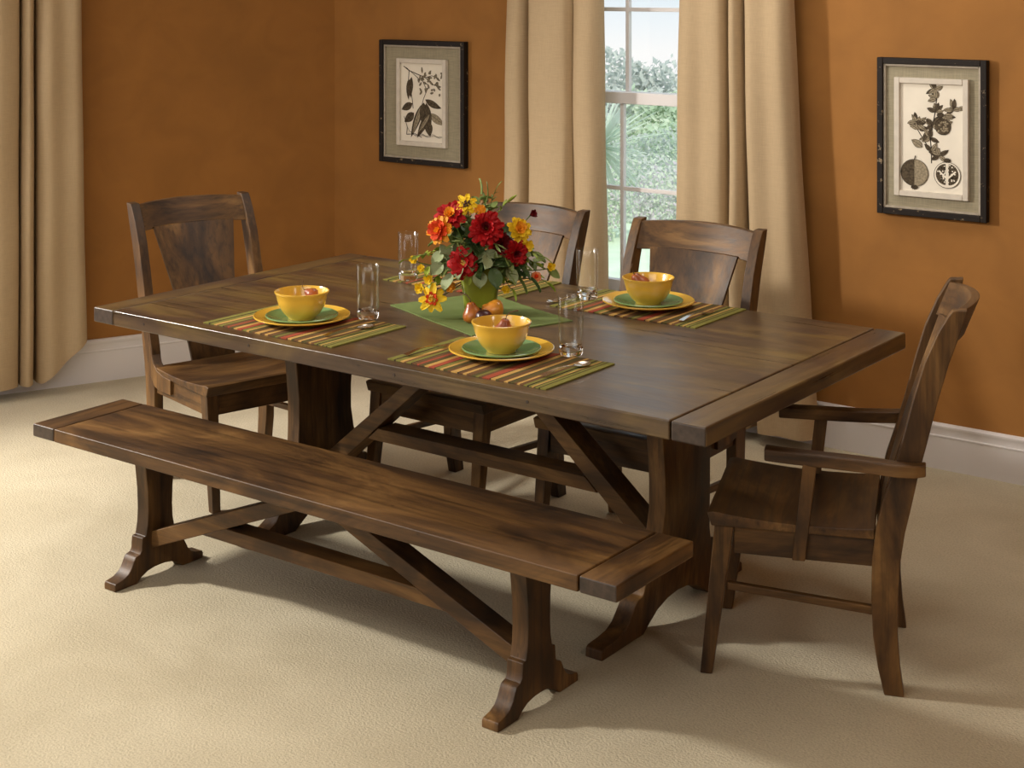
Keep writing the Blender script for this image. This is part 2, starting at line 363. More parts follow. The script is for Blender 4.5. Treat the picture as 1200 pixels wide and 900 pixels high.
tag(MB().box(LEND.x-.5, XR, YF-.12, YF, 0, ZC).build('wall_front', ORANGE, smooth=0), kind='structure')
# baseboards: tall white board with a moulded cap
def bprof(h): return [(0, 0), (.016, 0), (.016, h*.70), (.019, h*.715), (.019, h*.74), (.015, h*.755), (.014, h*.86), (.018, h*.90), (.021, h*.93), (.021, h*.965), (.012, h), (0, h)]
bb = MB(); pr_ = [(WY0-d, z) for d, z in bprof(.172)]; bb.prism(pr_, -2.27, XR, 0)
tag(bb.build('baseboard_back', WHITE), 'white moulded baseboard under the window wall', kind='structure')
bl = MB(); pts = bprof(.195); n_ = len(pts); vs_ = []
for e in (CORNER-dW*.02, LEND):
    for d, z in pts: vs_.append(tuple(e+nW*d+Vector((0, 0, z))))
bl.add(vs_, [tuple(range(n_))[::-1], tuple(range(n_, 2*n_))]+[(i, (i+1) % n_, n_+(i+1) % n_, n_+i) for i in range(n_)])
tag(bl.build('baseboard_left', WHITE), 'white moulded baseboard behind the left curtain', kind='structure')

# window: double-hung sash with divided lights
win = thing('window_1', 'white double-hung window with divided lights between the curtains', None, (0, 0, 0)); win['kind'] = 'structure'
cs = MB(); x0, x1, z0, z1 = WX0, WX1, WZ0, WZ1; t_ = .075
cs.box(x0-t_, x0, WY0-.018, WY0, z0-.02, z1+t_); cs.box(x1, x1+t_, WY0-.018, WY0, z0-.02, z1+t_); cs.box(x0-t_, x1+t_, WY0-.022, WY0, z1, z1+t_+.01)
cs.box(x0-t_, x1+t_, WY0-.016, WY0, z0-.11, z0-.03)
cs.build('window_casing', WHITE, win, .003)
MB().box(x0-t_-.02, x1+t_+.02, WY0-.05, WY0+.10, z0-.03, z0).build('window_sill', WHITE, win, .004)
jf = MB()
jf.box(x0, x0+.03, WY0, WY0+.16, z0, z1); jf.box(x1-.03, x1, WY0, WY0+.16, z0, z1); jf.box(x0, x1, WY0, WY0+.16, z1-.03, z1)
jf.build('window_frame', WHITE, win)
XM = [-.955-.02, -.615, -.262, .05]          # outer stiles and muntin centres
def sash(ya, yb, za, zb, rail_b, rail_t, mz, nm):
    s = MB(); s.box(x0+.03, x0+.075, ya, yb, za, zb); s.box(x1-.075, x1-.03, ya, yb, za, zb)
    s.box(x0+.075, x1-.075, ya, yb, za, za+rail_b); s.box(x0+.075, x1-.075, ya, yb, zb-rail_t, zb)
    so_ = s.build(nm, WHITE, win, .002)
    ym = (ya+yb)/2
    for xm in XM[1:3]:
        MB().box(xm-.009, xm+.009, ym-.012, ym+.012, za+rail_b, zb-rail_t).build('muntin', WHITE, so_, .002)
    MB().box(x0+.075, x1-.075, ym-.011, ym+.011, mz-.009, mz+.009).build('muntin', WHITE, so_, .002)
    xs = [x0+.075]+XM[1:3]+[x1-.075]; zs = [za+rail_b, mz, zb-rail_t]
    for i in range(3):
        for j in range(2):
            MB().box(xs[i], xs[i+1], ym-.002, ym+.002, zs[j], zs[j+1]).build('pane', PANE, so_, smooth=0)
sash(WY0+.035, WY0+.075, WZ0, 1.355, .075, .050, .935, 'lower_sash')
sash(WY0+.080, WY0+.120, 1.31, 2.13, .045, .045, 1.715, 'upper_sash')

# ------------------------------------------------------------------ curtains
def X_at(u, Y):                               # where the sight line of column u meets the plane y = Y
    k = (u-600)/1788.5552; f = Vector((-math.sin(YAW), math.cos(YAW))); r = Vector((math.cos(YAW), math.sin(YAW)))
    d = f+r*k; return CAM.x+(Y-CAM.y)*d.x/d.y
def curtain(label, top, bot, zt, zb, to_world):
    """top/bot: (s, depth) outline of the folded cloth at head and hem; smoothly joined"""
    m = MB(); K = len(top)
    def path(pts, t):                        # catmull-rom through the fold outline
        x = t*(K-1); i = min(int(x), K-2); f = x-i
        g = lambda j: Vector(pts[max(0, min(K-1, j))])
        a, b, c, d = g(i-1), g(i), g(i+1), g(i+2)
        return .5*((2*b)+(c-a)*f+(2*a-5*b+4*c-d)*f*f+(3*b-a-3*c+d)*f**3)
    NU, NV = (K-1)*8, 46
    def fn(u, v):
        e = v**1.6
        p = path(top, u)*(1-e)+path(bot, u)*e
        eps = .004; q = path(top, min(1, u+eps))*(1-e)+path(bot, min(1, u+eps))*e; q0 = path(top, max(0, u-eps))*(1-e)+path(bot, max(0, u-eps))*e
        tn = (q-q0); tn = tn.normalized() if tn.length > 1e-9 else Vector((1, 0)); nn = Vector((-tn.y, tn.x))
        wob = .004*math.sin(v*9+u*7)+.003*math.sin(v*21+u*17)
        s_, d_ = p.x, p.y+wob
        z = zt+(zb(s_) - zt)*v
        a = to_world(s_, d_); b = to_world(s_-nn.x*.004, d_-nn.y*.004)
        return (a[0], a[1], z), (b[0], b[1], z)
    m.sheet(fn, NU, NV)
    o = m.build('curtain', CURT, None, smooth=80)
    return tag(o, label, 'curtain')
Yc = 1.60
tw = lambda s_, d_: (s_, Yc+.02+d_)
def prof(list_): return [(X_at(u, Yc), d) for u, d in list_]
curtain('beige linen curtain panel at the left side of the window', 
    prof([(590, .05), (594, .0), (604, -.01), (609, .02), (611, .09), (616, .09), (617, .03), (620, -.015), (640, -.03), (656, -.02), (661, .0), (664, .05), (662, .035), (667, .01), (676, -.015), (688, -.01), (695, .02), (696, .05)]),
    prof([(580, .06), (584, .0), (602, -.015), (608, .02), (610, .10), (616, .10), (618, .03), (622, -.03), (642, -.045), (658, -.03), (664, .0), (668, .05), (669, .04), (674, .01), (682, -.02), (693, -.02), (702, .02), (703, .05)]),
    2.70, lambda s_: .05, tw)
curtain('beige linen curtain panel at the right side of the window',
    prof([(796, .05), (795, .01), (806, -.02), (822, -.01), (838, -.02), (844, .0), (846, .09), (850, .09), (851, .01), (856, -.03), (861, -.01), (863, .09), (866, .09), (867, .0), (874, -.03), (890, -.015), (904, -.02), (912, .01), (913, .06)]),
    prof([(784, .06), (784, .01), (800, -.035), (818, -.02), (838, -.03), (846, .0), (848, .10), (854, .10), (855, .0), (864, -.05), (874, -.02), (878, .09), (884, .09), (886, .0), (895, -.05), (915, -.03), (938, -.035), (948, .01), (949, .06)]),
    2.70, lambda s_: .05, tw)
OFF = .11
def twL(s_, d_):
    p = AW+dW*s_+nW*(OFF-d_); return (p.x, p.y)
def SL(u):                                    # along-wall coordinate for column u
    p0 = AW+nW*OFF; k = (u-600)/1788.5552
    f = Vector((-math.sin(YAW), math.cos(YAW), 0)); r = Vector((math.cos(YAW), math.sin(YAW), 0)); d = f+r*k
    t = (p0-Vector((CAM.x, CAM.y, 0))).dot(nW)/d.dot(nW); p = Vector((CAM.x, CAM.y, 0))+d*t
    return (p-AW).dot(dW)
profL = lambda l: [(SL(u), d) for u, d in l]
curtain('beige linen curtain hanging against the left wall',
    profL([(-60, .06), (-52, -.02), (-36, -.03), (-24, .0), (-22, .07), (-16, .07), (-14, .0), (-4, -.04), (12, -.03), (22, .0), (24, .07), (28, .07), (29, .0), (34, -.03), (39, .0), (41, .07), (45, .07), (46, .0), (56, -.035), (72, -.02), (86, -.03), (92, .0), (92, .05)]),
    profL([(-66, .06), (-58, -.02), (-40, -.04), (-26, .0), (-24, .07), (-16, .07), (-14, .0), (-6, -.05), (10, -.04), (20, .0), (22, .07), (25, .07), (25, .0), (31, -.04), (38, .0), (40, .07), (45, .07), (46, .0), (58, -.04), (76, -.02), (92, -.03), (101, .0), (101, .05)]),
    2.70, lambda s_: .055+max(0, (s_-SL(50)))*.85, twL)

# ------------------------------------------------------------------ outdoors, seen through the window (the garden falls away below)
def leafcloud(name, c, rad, n, size, cols, stem=None, seed=1, group=None, label=None, cat='tree', flat=.8):
    rnd = random.Random(seed); th = thing(name, label, cat, (c[0], c[1], c[2]-rad[2]), 0, group)
    base = Vector((0, 0, rad[2]))
    for k, cc in enumerate(cols):
        m = MB()
        for _ in range(n//len(cols)):
            while True:
                v = Vector((rnd.uniform(-1, 1), rnd.uniform(-1, 1), rnd.uniform(-1, 1)))
                if .25 < v.length < 1: break
            lump = 1+.18*math.sin(v.x*5+seed)+.14*math.sin(v.y*7+v.z*6+seed)
            p = base+Vector((v.x*rad[0], v.y*rad[1], v.z*rad[2]))*lump
            if p.z < 0: p.z = rnd.uniform(0, .1)
            a = Vector((rnd.gauss(0, 1), rnd.gauss(0, 1), rnd.gauss(0, 1))).normalized(); b = a.orthogonal().normalized()
            s_ = size*rnd.uniform(.6, 1.3)
            m.add([p-a*s_, p+b*s_*.45, p+a*s_, p-b*s_*.45], [(0, 1, 2, 3)])
        m.build('foliage', cc, th, smooth=0)
    if stem:
        MB().tube([(0, 0, stem), (0, 0, rad[2]*1.2)], [rad[0]*.10, rad[0]*.05]).build('trunk', BARK, th)
    return th
BARK = plain('grey_bark', srgb(170, 160, 150), .9)
def pg(r, g, b):  # washed-out glare of the overexposed garden is put into these pale colours
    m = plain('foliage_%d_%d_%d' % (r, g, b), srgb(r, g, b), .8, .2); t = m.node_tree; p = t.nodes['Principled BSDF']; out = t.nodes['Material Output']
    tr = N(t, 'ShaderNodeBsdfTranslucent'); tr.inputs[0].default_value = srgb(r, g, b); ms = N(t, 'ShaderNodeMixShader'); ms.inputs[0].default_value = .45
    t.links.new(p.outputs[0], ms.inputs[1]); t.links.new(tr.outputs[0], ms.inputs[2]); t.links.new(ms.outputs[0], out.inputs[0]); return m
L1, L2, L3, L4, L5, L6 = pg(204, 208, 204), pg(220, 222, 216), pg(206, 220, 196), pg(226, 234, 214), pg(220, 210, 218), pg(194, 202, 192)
LAWN = plain('pale_lawn', srgb(216, 232, 206), .95, .1, vary=.12, bscale=3)  # outdoor overexposure is put into the lawn colour as well
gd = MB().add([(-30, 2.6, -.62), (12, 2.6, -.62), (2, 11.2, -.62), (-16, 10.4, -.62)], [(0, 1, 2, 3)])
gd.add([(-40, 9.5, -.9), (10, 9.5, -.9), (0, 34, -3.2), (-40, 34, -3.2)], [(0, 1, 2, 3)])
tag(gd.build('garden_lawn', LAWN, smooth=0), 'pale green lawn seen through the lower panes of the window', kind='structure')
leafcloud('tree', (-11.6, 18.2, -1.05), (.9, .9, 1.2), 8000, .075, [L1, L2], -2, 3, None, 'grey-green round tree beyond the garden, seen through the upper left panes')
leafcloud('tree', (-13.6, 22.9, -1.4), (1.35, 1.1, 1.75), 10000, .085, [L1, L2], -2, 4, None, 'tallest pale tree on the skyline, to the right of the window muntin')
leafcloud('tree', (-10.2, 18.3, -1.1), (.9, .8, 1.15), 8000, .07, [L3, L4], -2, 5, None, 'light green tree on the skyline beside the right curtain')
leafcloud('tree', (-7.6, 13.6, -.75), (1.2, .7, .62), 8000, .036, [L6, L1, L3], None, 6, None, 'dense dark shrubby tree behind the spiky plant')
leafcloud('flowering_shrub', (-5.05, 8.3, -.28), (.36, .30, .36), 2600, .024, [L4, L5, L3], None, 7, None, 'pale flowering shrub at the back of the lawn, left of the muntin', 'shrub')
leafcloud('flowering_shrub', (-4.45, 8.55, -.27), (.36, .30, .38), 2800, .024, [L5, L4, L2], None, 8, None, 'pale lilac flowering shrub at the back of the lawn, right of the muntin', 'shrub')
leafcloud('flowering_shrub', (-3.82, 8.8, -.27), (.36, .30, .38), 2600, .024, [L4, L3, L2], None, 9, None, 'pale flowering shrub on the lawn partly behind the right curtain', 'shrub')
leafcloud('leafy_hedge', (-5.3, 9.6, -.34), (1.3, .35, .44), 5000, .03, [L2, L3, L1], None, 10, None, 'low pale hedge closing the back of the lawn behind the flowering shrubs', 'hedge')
yu = thing('yucca', 'pale spiky-leaved plant outside the lower left panes', 'plant', (-2.03, 3.76, -.62))
MB().tube([(0, 0, 0), (0, 0, 1.48)], [.03, .03]).build('trunk', BARK, yu)
SPK = pg(226, 236, 224); rnd = random.Random(5); lm = MB()
for i in range(8):
    a, b = i/8, (i+1)/8; w0, w1 = .034*math.sin(PI*min(1, a*.8+.2))**.7, .034*(1-b)**.5*.9
    if i == 0: w0 = .028
    lm.add([(a, -w0, -.10*a*a), (a, w0, -.10*a*a), (b, w1, -.10*b*b), (b, -w1, -.10*b*b)], [(0, 1, 2, 3)])
lme = lm.mesh('spike_leaf', SPK, 0)
for k in range(170):
    o = bpy.data.objects.new('spike_leaf', lme); col.objects.link(o); o.parent = yu
    el = rnd.uniform(-.9, 1.35); s_ = rnd.uniform(.26, .44)
    o.location = (0, 0, 1.47); o.rotation_euler = (rnd.uniform(-.4, .4), -el, rnd.uniform(0, 2*PI)); o.scale = (s_, s_*1.1, s_)

# ------------------------------------------------------------------ framed botanical prints
def framemat():
    m, t, p = base_mat('black_distressed_frame'); co = N(t, 'ShaderNodeTexCoord')
    n = N(t, 'ShaderNodeTexNoise'); n.inputs['Scale'].default_value = 38; n.inputs['Detail'].default_value = 8; n.inputs['Roughness'].default_value = .7
    t.links.new(co.outputs['Object'], n.inputs['Vector']); r = ramp(t, [(.61, srgb(30, 23, 18)), (.66, srgb(140, 122, 96))]); t.links.new(n.outputs['Fac'], r.inputs[0])
    t.links.new(r.outputs[0], p.inputs['Base Color']); p.inputs['Roughness'].default_value = .55; p.inputs['Specular IOR Level'].default_value = .22; return m
FRM = framemat(); LINER = plain('antique_silver_liner', srgb(168, 156, 138), .4, .5, vary=.15, bscale=50); INNER = plain('cream_inner_frame', srgb(205, 196, 182), .5, .4, vary=.06, bscale=30)
PAPER = plain('ivory_paper', srgb(232, 224, 208), .9, .1, vary=.04, bscale=12); INK = plain('sepia_ink', srgb(52, 44, 36), .9, .1, vary=.3, bscale=90)
WASH = plain('sepia_wash', srgb(148, 136, 114), .9, .1, vary=.35, bscale=120); WASHD = plain('dark_sepia_wash', srgb(84, 74, 60), .9, .1, vary=.45, bscale=110)
def ring(m, w_, h_, b, y0, y1):
    m.box(-w_/2, -w_/2+b, y0, y1, -h_/2, h_/2); m.box(w_/2-b, w_/2, y0, y1, -h_/2, h_/2)
    m.box(-w_/2+b, w_/2-b, y0, y1, h_/2-b, h_/2); m.box(-w_/2+b, w_/2-b, y0, y1, -h_/2, -h_/2+b)
def picture(label, cx, cz, w_, h_, iw, ih):
    p = thing('framed_print', label, 'picture', (cx, WY0, cz))
    m = MB(); ring(m, w_, h_, .024, -.034, 0); m.build('frame', FRM, p, .003)
    m = MB(); ring(m, w_-.048, h_-.048, .009, -.026, -.004); m.build('liner', LINER, p, .002)
    MB().box(-w_/2+.024, w_/2-.024, -.016, -.004, -h_/2+.024, h_/2-.024).build('linen_mat', LINEN, p, smooth=0)
    m = MB(); ring(m, iw+.044, ih+.044, .022, -.034, -.012); m.build('inner_frame', INNER, p, .003)
    MB().box(-iw/2-.002, iw/2+.002, -.022, -.014, -ih/2-.002, ih/2+.002).build('paper_print', PAPER, p, smooth=0)
    return p
class Draw:
    def __init__(s): s.m = {}; s.k = 0
    def poly(s, pts, mat):
        s.k += 1; y = -.0222-.00001*s.k; m = s.m.setdefault(mat.name, (MB(), mat))[0]
        m.add([(x, y, z) for x, z in pts], [tuple(range(len(pts)))])
    def leaf(s, x, z, ang, L, w_, mat, outline=True, bend=0):
        up, dn = [], []
        for i in range(9):
            t = i/8; a = ang+bend*t; r = w_*math.sin(PI*t**.85)
            px, pz = x+L*t*math.cos(ang+bend*t/2), z+L*t*math.sin(ang+bend*t/2)
            up.append((px-r*math.sin(a), pz+r*math.cos(a))); dn.append((px+r*math.sin(a), pz-r*math.cos(a)))
        if outline:
            c = ((up[4][0]+dn[4][0])/2, (up[4][1]+dn[4][1])/2); g = lambda q: (c[0]+(q[0]-c[0])*1.07+(0), c[1]+(q[1]-c[1])*1.07)
            pts = up+dn[::-1][1:-1]; big = []
            for (px, pz), sg in [(q, 1) for q in up]+[(q, -1) for q in dn[::-1][1:-1]]:
                big.append((px-sg*.0014*math.sin(ang), pz+sg*.0014*math.cos(ang)))
            s.poly(big, INK)
        s.poly(up+dn[::-1][1:-1], mat)
        s.line([(x, z), (x+L*.95*math.cos(ang+bend/2), z+L*.95*math.sin(ang+bend/2))], .0008)
    def line(s, pts, w_, mat=None):
        for (a, b) in zip(pts, pts[1:]):
            dx, dz = b[0]-a[0], b[1]-a[1]; l = math.hypot(dx, dz) or 1; nx, nz = -dz/l*w_, dx/l*w_
            s.poly([(a[0]+nx, a[1]+nz), (b[0]+nx, b[1]+nz), (b[0]-nx, b[1]-nz), (a[0]-nx, a[1]-nz)], mat or INK)
    def disc(s, x, z, r, mat, rz=None, n=26): s.poly([(x+r*math.cos(2*PI*i/n), z+(rz or r)*math.sin(2*PI*i/n)) for i in range(n)], mat)
    def build(s, parent):
        nm = {'sepia_ink': 'ink_drawing', 'sepia_wash': 'ink_wash', 'dark_sepia_wash': 'dark_wash', 'ivory_paper': 'paper_highlight'}
        for k, (m, mat) in s.m.items():
            tag(m.build(nm[k], mat, parent, smooth=0), kind='stuff')
p1 = picture('black framed print of long dark pods and leaves, left of the window', -1.694, 1.262, .526, .590, .262, .372)
D = Draw(); rnd = random.Random(2)
D.line([(-.115, .17), (-.08, .15), (-.03, .135), (.02, .12), (.05, .10)], .002); D.line([(-.08, .15), (-.085, .10), (-.07, .06), (-.06, .01), (-.055, -.03)], .002)
D.line([(.02, .12), (.06, .13), (.10, .12)], .0015); D.line([(.0, .11), (.03, .06), (.01, .02), (.0, -.01)], .0018)
for (x, z, a, L, w_, mt) in [(-.065, .12, -1.75, .10, .014, WASHD), (-.082, .11, -1.7, .10, .011, WASHD), (-.06, -.005, 3.7, .075, .017, WASHD), (-.05, -.05, 3.9, .075, .020, WASHD), (.02, .015, -.45, .105, .015, WASHD),
                            (.045, -.05, -.55, .105, .018, WASH), (.01, .0, -2.05, .185, .019, WASHD), (-.005, -.015, -1.9, .155, .012, WASH), (.01, .0, -1.5, .13, .027, WASHD), (.025, .0, -1.35, .12, .018, WASHD), (.05, -.04, -2.15, .15, .019, WASHD), (.048, -.05, -2.15, .12, .009, WASH), (.035, -.085, -1.35, .075, .022, WASHD)]:
    D.leaf(x, z, a, L, w_, mt, bend=rnd.uniform(-.25, .25))
for k in range(40):
    x, z = rnd.uniform(-.02, .115), rnd.uniform(.045, .15); a = rnd.uniform(0, 2*PI); D.leaf(x, z, a, rnd.uniform(.015, .032), .004, WASH)
D.line([(-.11, -.07), (-.09, -.12), (-.095, -.155), (-.04, -.15), (.0, -.165)], .0016); D.line([(-.09, -.12), (-.075, -.14), (-.05, -.15)], .001)
for k in range(16): D.line([(-.06+k*.011, -.15-.006*math.sin(k)), (-.03+k*.011, -.16-.004*math.cos(k))], .0006)
for k in range(8): D.line([(-.1+k*.01, .165-k*.006), (-.085+k*.01, .158-k*.007)], .0012)
D.build(p1)
p2 = picture('black framed print of pomegranates on a branch, on the right', .808, 1.246, .428, .600, .246, .408)
D = Draw(); rnd = random.Random(4)
st = [(.0, -.095), (.0, -.05), (-.005, .0), (.005, .05), (.015, .10), (.02, .15), (.015, .19)]; D.line(st, .0022)
D.line([(.0, -.05), (-.03, -.01), (-.055, .03), (-.06, .06)], .0018); D.line([(.005, .05), (.05, .09), (.085, .11), (.11, .115)], .0016); D.line([(.0, -.05), (.03, -.065), (.05, -.06)], .0014)
for k in range(80):
    (x, z) = rnd.choice([(.0, -.05), (-.005, .0), (.005, .05), (.015, .10), (.02, .15), (.015, .185), (-.03, -.01), (-.05, .03), (-.06, .06), (.05, .09), (.085, .11), (.10, .115), (.03, -.065), (.045, .06), (-.055, .05)])
    a = rnd.uniform(-.6, PI+.6); D.leaf(x, z, a, rnd.uniform(.028, .045), .0075, rnd.choice([WASH, WASHD, WASH]))
D.disc(.045, .045, .031, INK); D.disc(.045, .045, .029, WASHD)
for k in range(22): D.disc(.045+rnd.uniform(-.02, .02), .045+rnd.uniform(-.02, .02), .0035, WASH, n=8)
D.leaf(-.035, -.035, 2.6, .05, .013, WASH)
D.disc(-.066, -.135, .055, INK, .052); D.disc(-.066, -.135, .0535, WASH, .0505); D.poly([(-.066+.0535*math.cos(a), -.135+.0505*math.sin(a)) for a in [PI/2+PI*i/14 for i in range(15)]], WASHD)
for k in range(5): D.leaf(-.066, -.182, -PI/2+(k-2)*.45, .018, .004, WASHD)
D.line([(-.066, -.085), (-.062, -.07)], .002)
D.disc(.062, -.135, .052, INK, .050); D.disc(.062, -.135, .050, PAPER, .048)
for sgn in (-1, 1):
    D.poly([(.062+sgn*(.006+.038*math.sin(a)), -.133+.040*math.cos(a)) for a in [PI*i/12 for i in range(13)]], WASHD)
for k in range(70):
    a = rnd.uniform(0, 2*PI); r = rnd.uniform(.010, .038); D.disc(.062+r*math.cos(a), -.133+r*math.sin(a), .003, rnd.choice([PAPER, INK]), n=7)
D.line([(.062, -.09), (.062, -.175)], .004, PAPER); D.line([(.03, -.12), (.062, -.15), (.095, -.12)], .003, PAPER)
for k in range(5): D.leaf(.062, -.088, PI/2+(k-2)*.4, .018, .004, WASHD)
D.build(p2)

# ------------------------------------------------------------------ trestle table
tb = thing('trestle_table', 'large dark-stained plank-top trestle dining table with breadboard ends', 'table')
TL, TW, TT = 1.152, .622, .762
MB().box(-1.0505, 1.0495, -TW, TW, TT-.05, TT).build('table_top', [TX], tb, .005)
for s_ in (-1, 1):
    a, b = sorted((s_*1.053, s_*TL)); MB().box(a, b, -TW, TW, TT-.05, TT, faces_mi=[0, 0, 1, 1, 0, 0]).build('breadboard_end', [TY, WEND], tb, .006)
half = [(.165, .712), (.150, .60), (.138, .50), (.130, .42), (.130, .34), (.138, .27), (.152, .21), (.170, .172), (.190, .170), (.193, .150), (.196, .125), (.205, .114), (.222, .112), (.236, .102), (.252, .078), (.272, .054),
        (.300, .040), (.345, .034), (.388, .032), (.397, .026), (.399, .0), (.185, 0), (.150, .022), (.110, .046), (.055, .062), (0, .067)]
out = [(y, z) for y, z in half]+[(-y, z) for y, z in half[::-1][1:]]
for s_ in (-1, 1):
    def sh(v, s_=s_):
        t = min(1, v[2]/.36); return (v[0]+s_*.038*t*t*(3-2*t), v[1], v[2])
    MB().prism(out, s_*.652, s_*.708, 0, shear=sh).build('trestle_leg', WZ, tb, .004)
    a, b = sorted((s_*.672, s_*.768)); c = MB(); c.prism([(-.50, .712), (-.50, .690), (-.46, .668), (.46, .668), (.50, .690), (.50, .712)], a, b, 0); c.build('cleat', WY, tb, .003)
    c = MB(); c.prism([(s_*.0, .712), (s_*.058, .712), (s_*.690, .194), (s_*.690, .116)], -.045, .045, 1); c.build('diagonal_brace', WX, tb, .003)
MB().prism([(-.412, .352), (.412, .352), (.458, .310), (-.458, .310)], -.045, .045, 1).build('stretcher', WX, tb, .003)
for x in (-.9, -.42, .16, .62): MB().lathe([(0, 0), (.0045, 0), (.0045, .0016), (0, .0022)], 10).build('wood_peg', WEND, tb, loc=(0, 0, 0)).matrix_local = Matrix.Translation((x, -TW+.0005, TT-.025)) @ Matrix.Rotation(PI/2, 4, 'X')

# ------------------------------------------------------------------ bench
BX, BY, BL, BW, BT = -.0287, -.7031, 1.092, .1785, .442
be = thing('trestle_bench', 'long dark-stained trestle bench in front of the table', 'bench', (BX, BY, 0))
MB().box(-.985, .983, -BW, BW, BT-.041, BT).build('bench_seat', [WX], be, .004)
for s_ in (-1, 1):
    a, b = sorted((s_*.987, s_*BL)); MB().box(a, b, -BW, BW, BT-.041, BT, faces_mi=[0, 0, 1, 1, 0, 0]).build('breadboard_end', [WY, WEND], be, .005)
half = [(.068, .401), (.058, .34), (.050, .27), (.048, .21), (.050, .17), (.056, .140), (.058, .134), (.070, .132), (.072, .112), (.073, .095), (.080, .086), (.092, .083), (.098, .079), (.104, .068), (.112, .052), (.124, .038), (.142, .029),
        (.160, .025), (.172, .023), (.175, .016), (.175, 0), (.092, 0), (.074, .014), (.050, .026), (.022, .031), (0, .032)]
out = [(y, z) for y, z in half]+[(-y, z) for y, z in half[::-1][1:]]
for s_ in (-1, 1):
    MB().prism(out, s_*.695, s_*.7465, 0).build('trestle_leg', WZ, be, .003)
    a, b = sorted((s_*.695, s_*.7465)); MB().prism([(-.142, .401), (-.142, .388), (-.118, .374), (.118, .374), (.142, .388), (.142, .401)], a, b, 0).build('cleat', WY, be, .002)
    MB().prism([(0, .364), (0, .401), (s_*.022, .401), (s_*.705, .141), (s_*.705, .089)], -.035, .035, 1).build('diagonal_brace', WX, be, .003)
MB().prism([(-.368, .222), (.368, .222), (.470, .181), (-.470, .181)], -.035, .035, 1).build('stretcher', WX, be, .003)

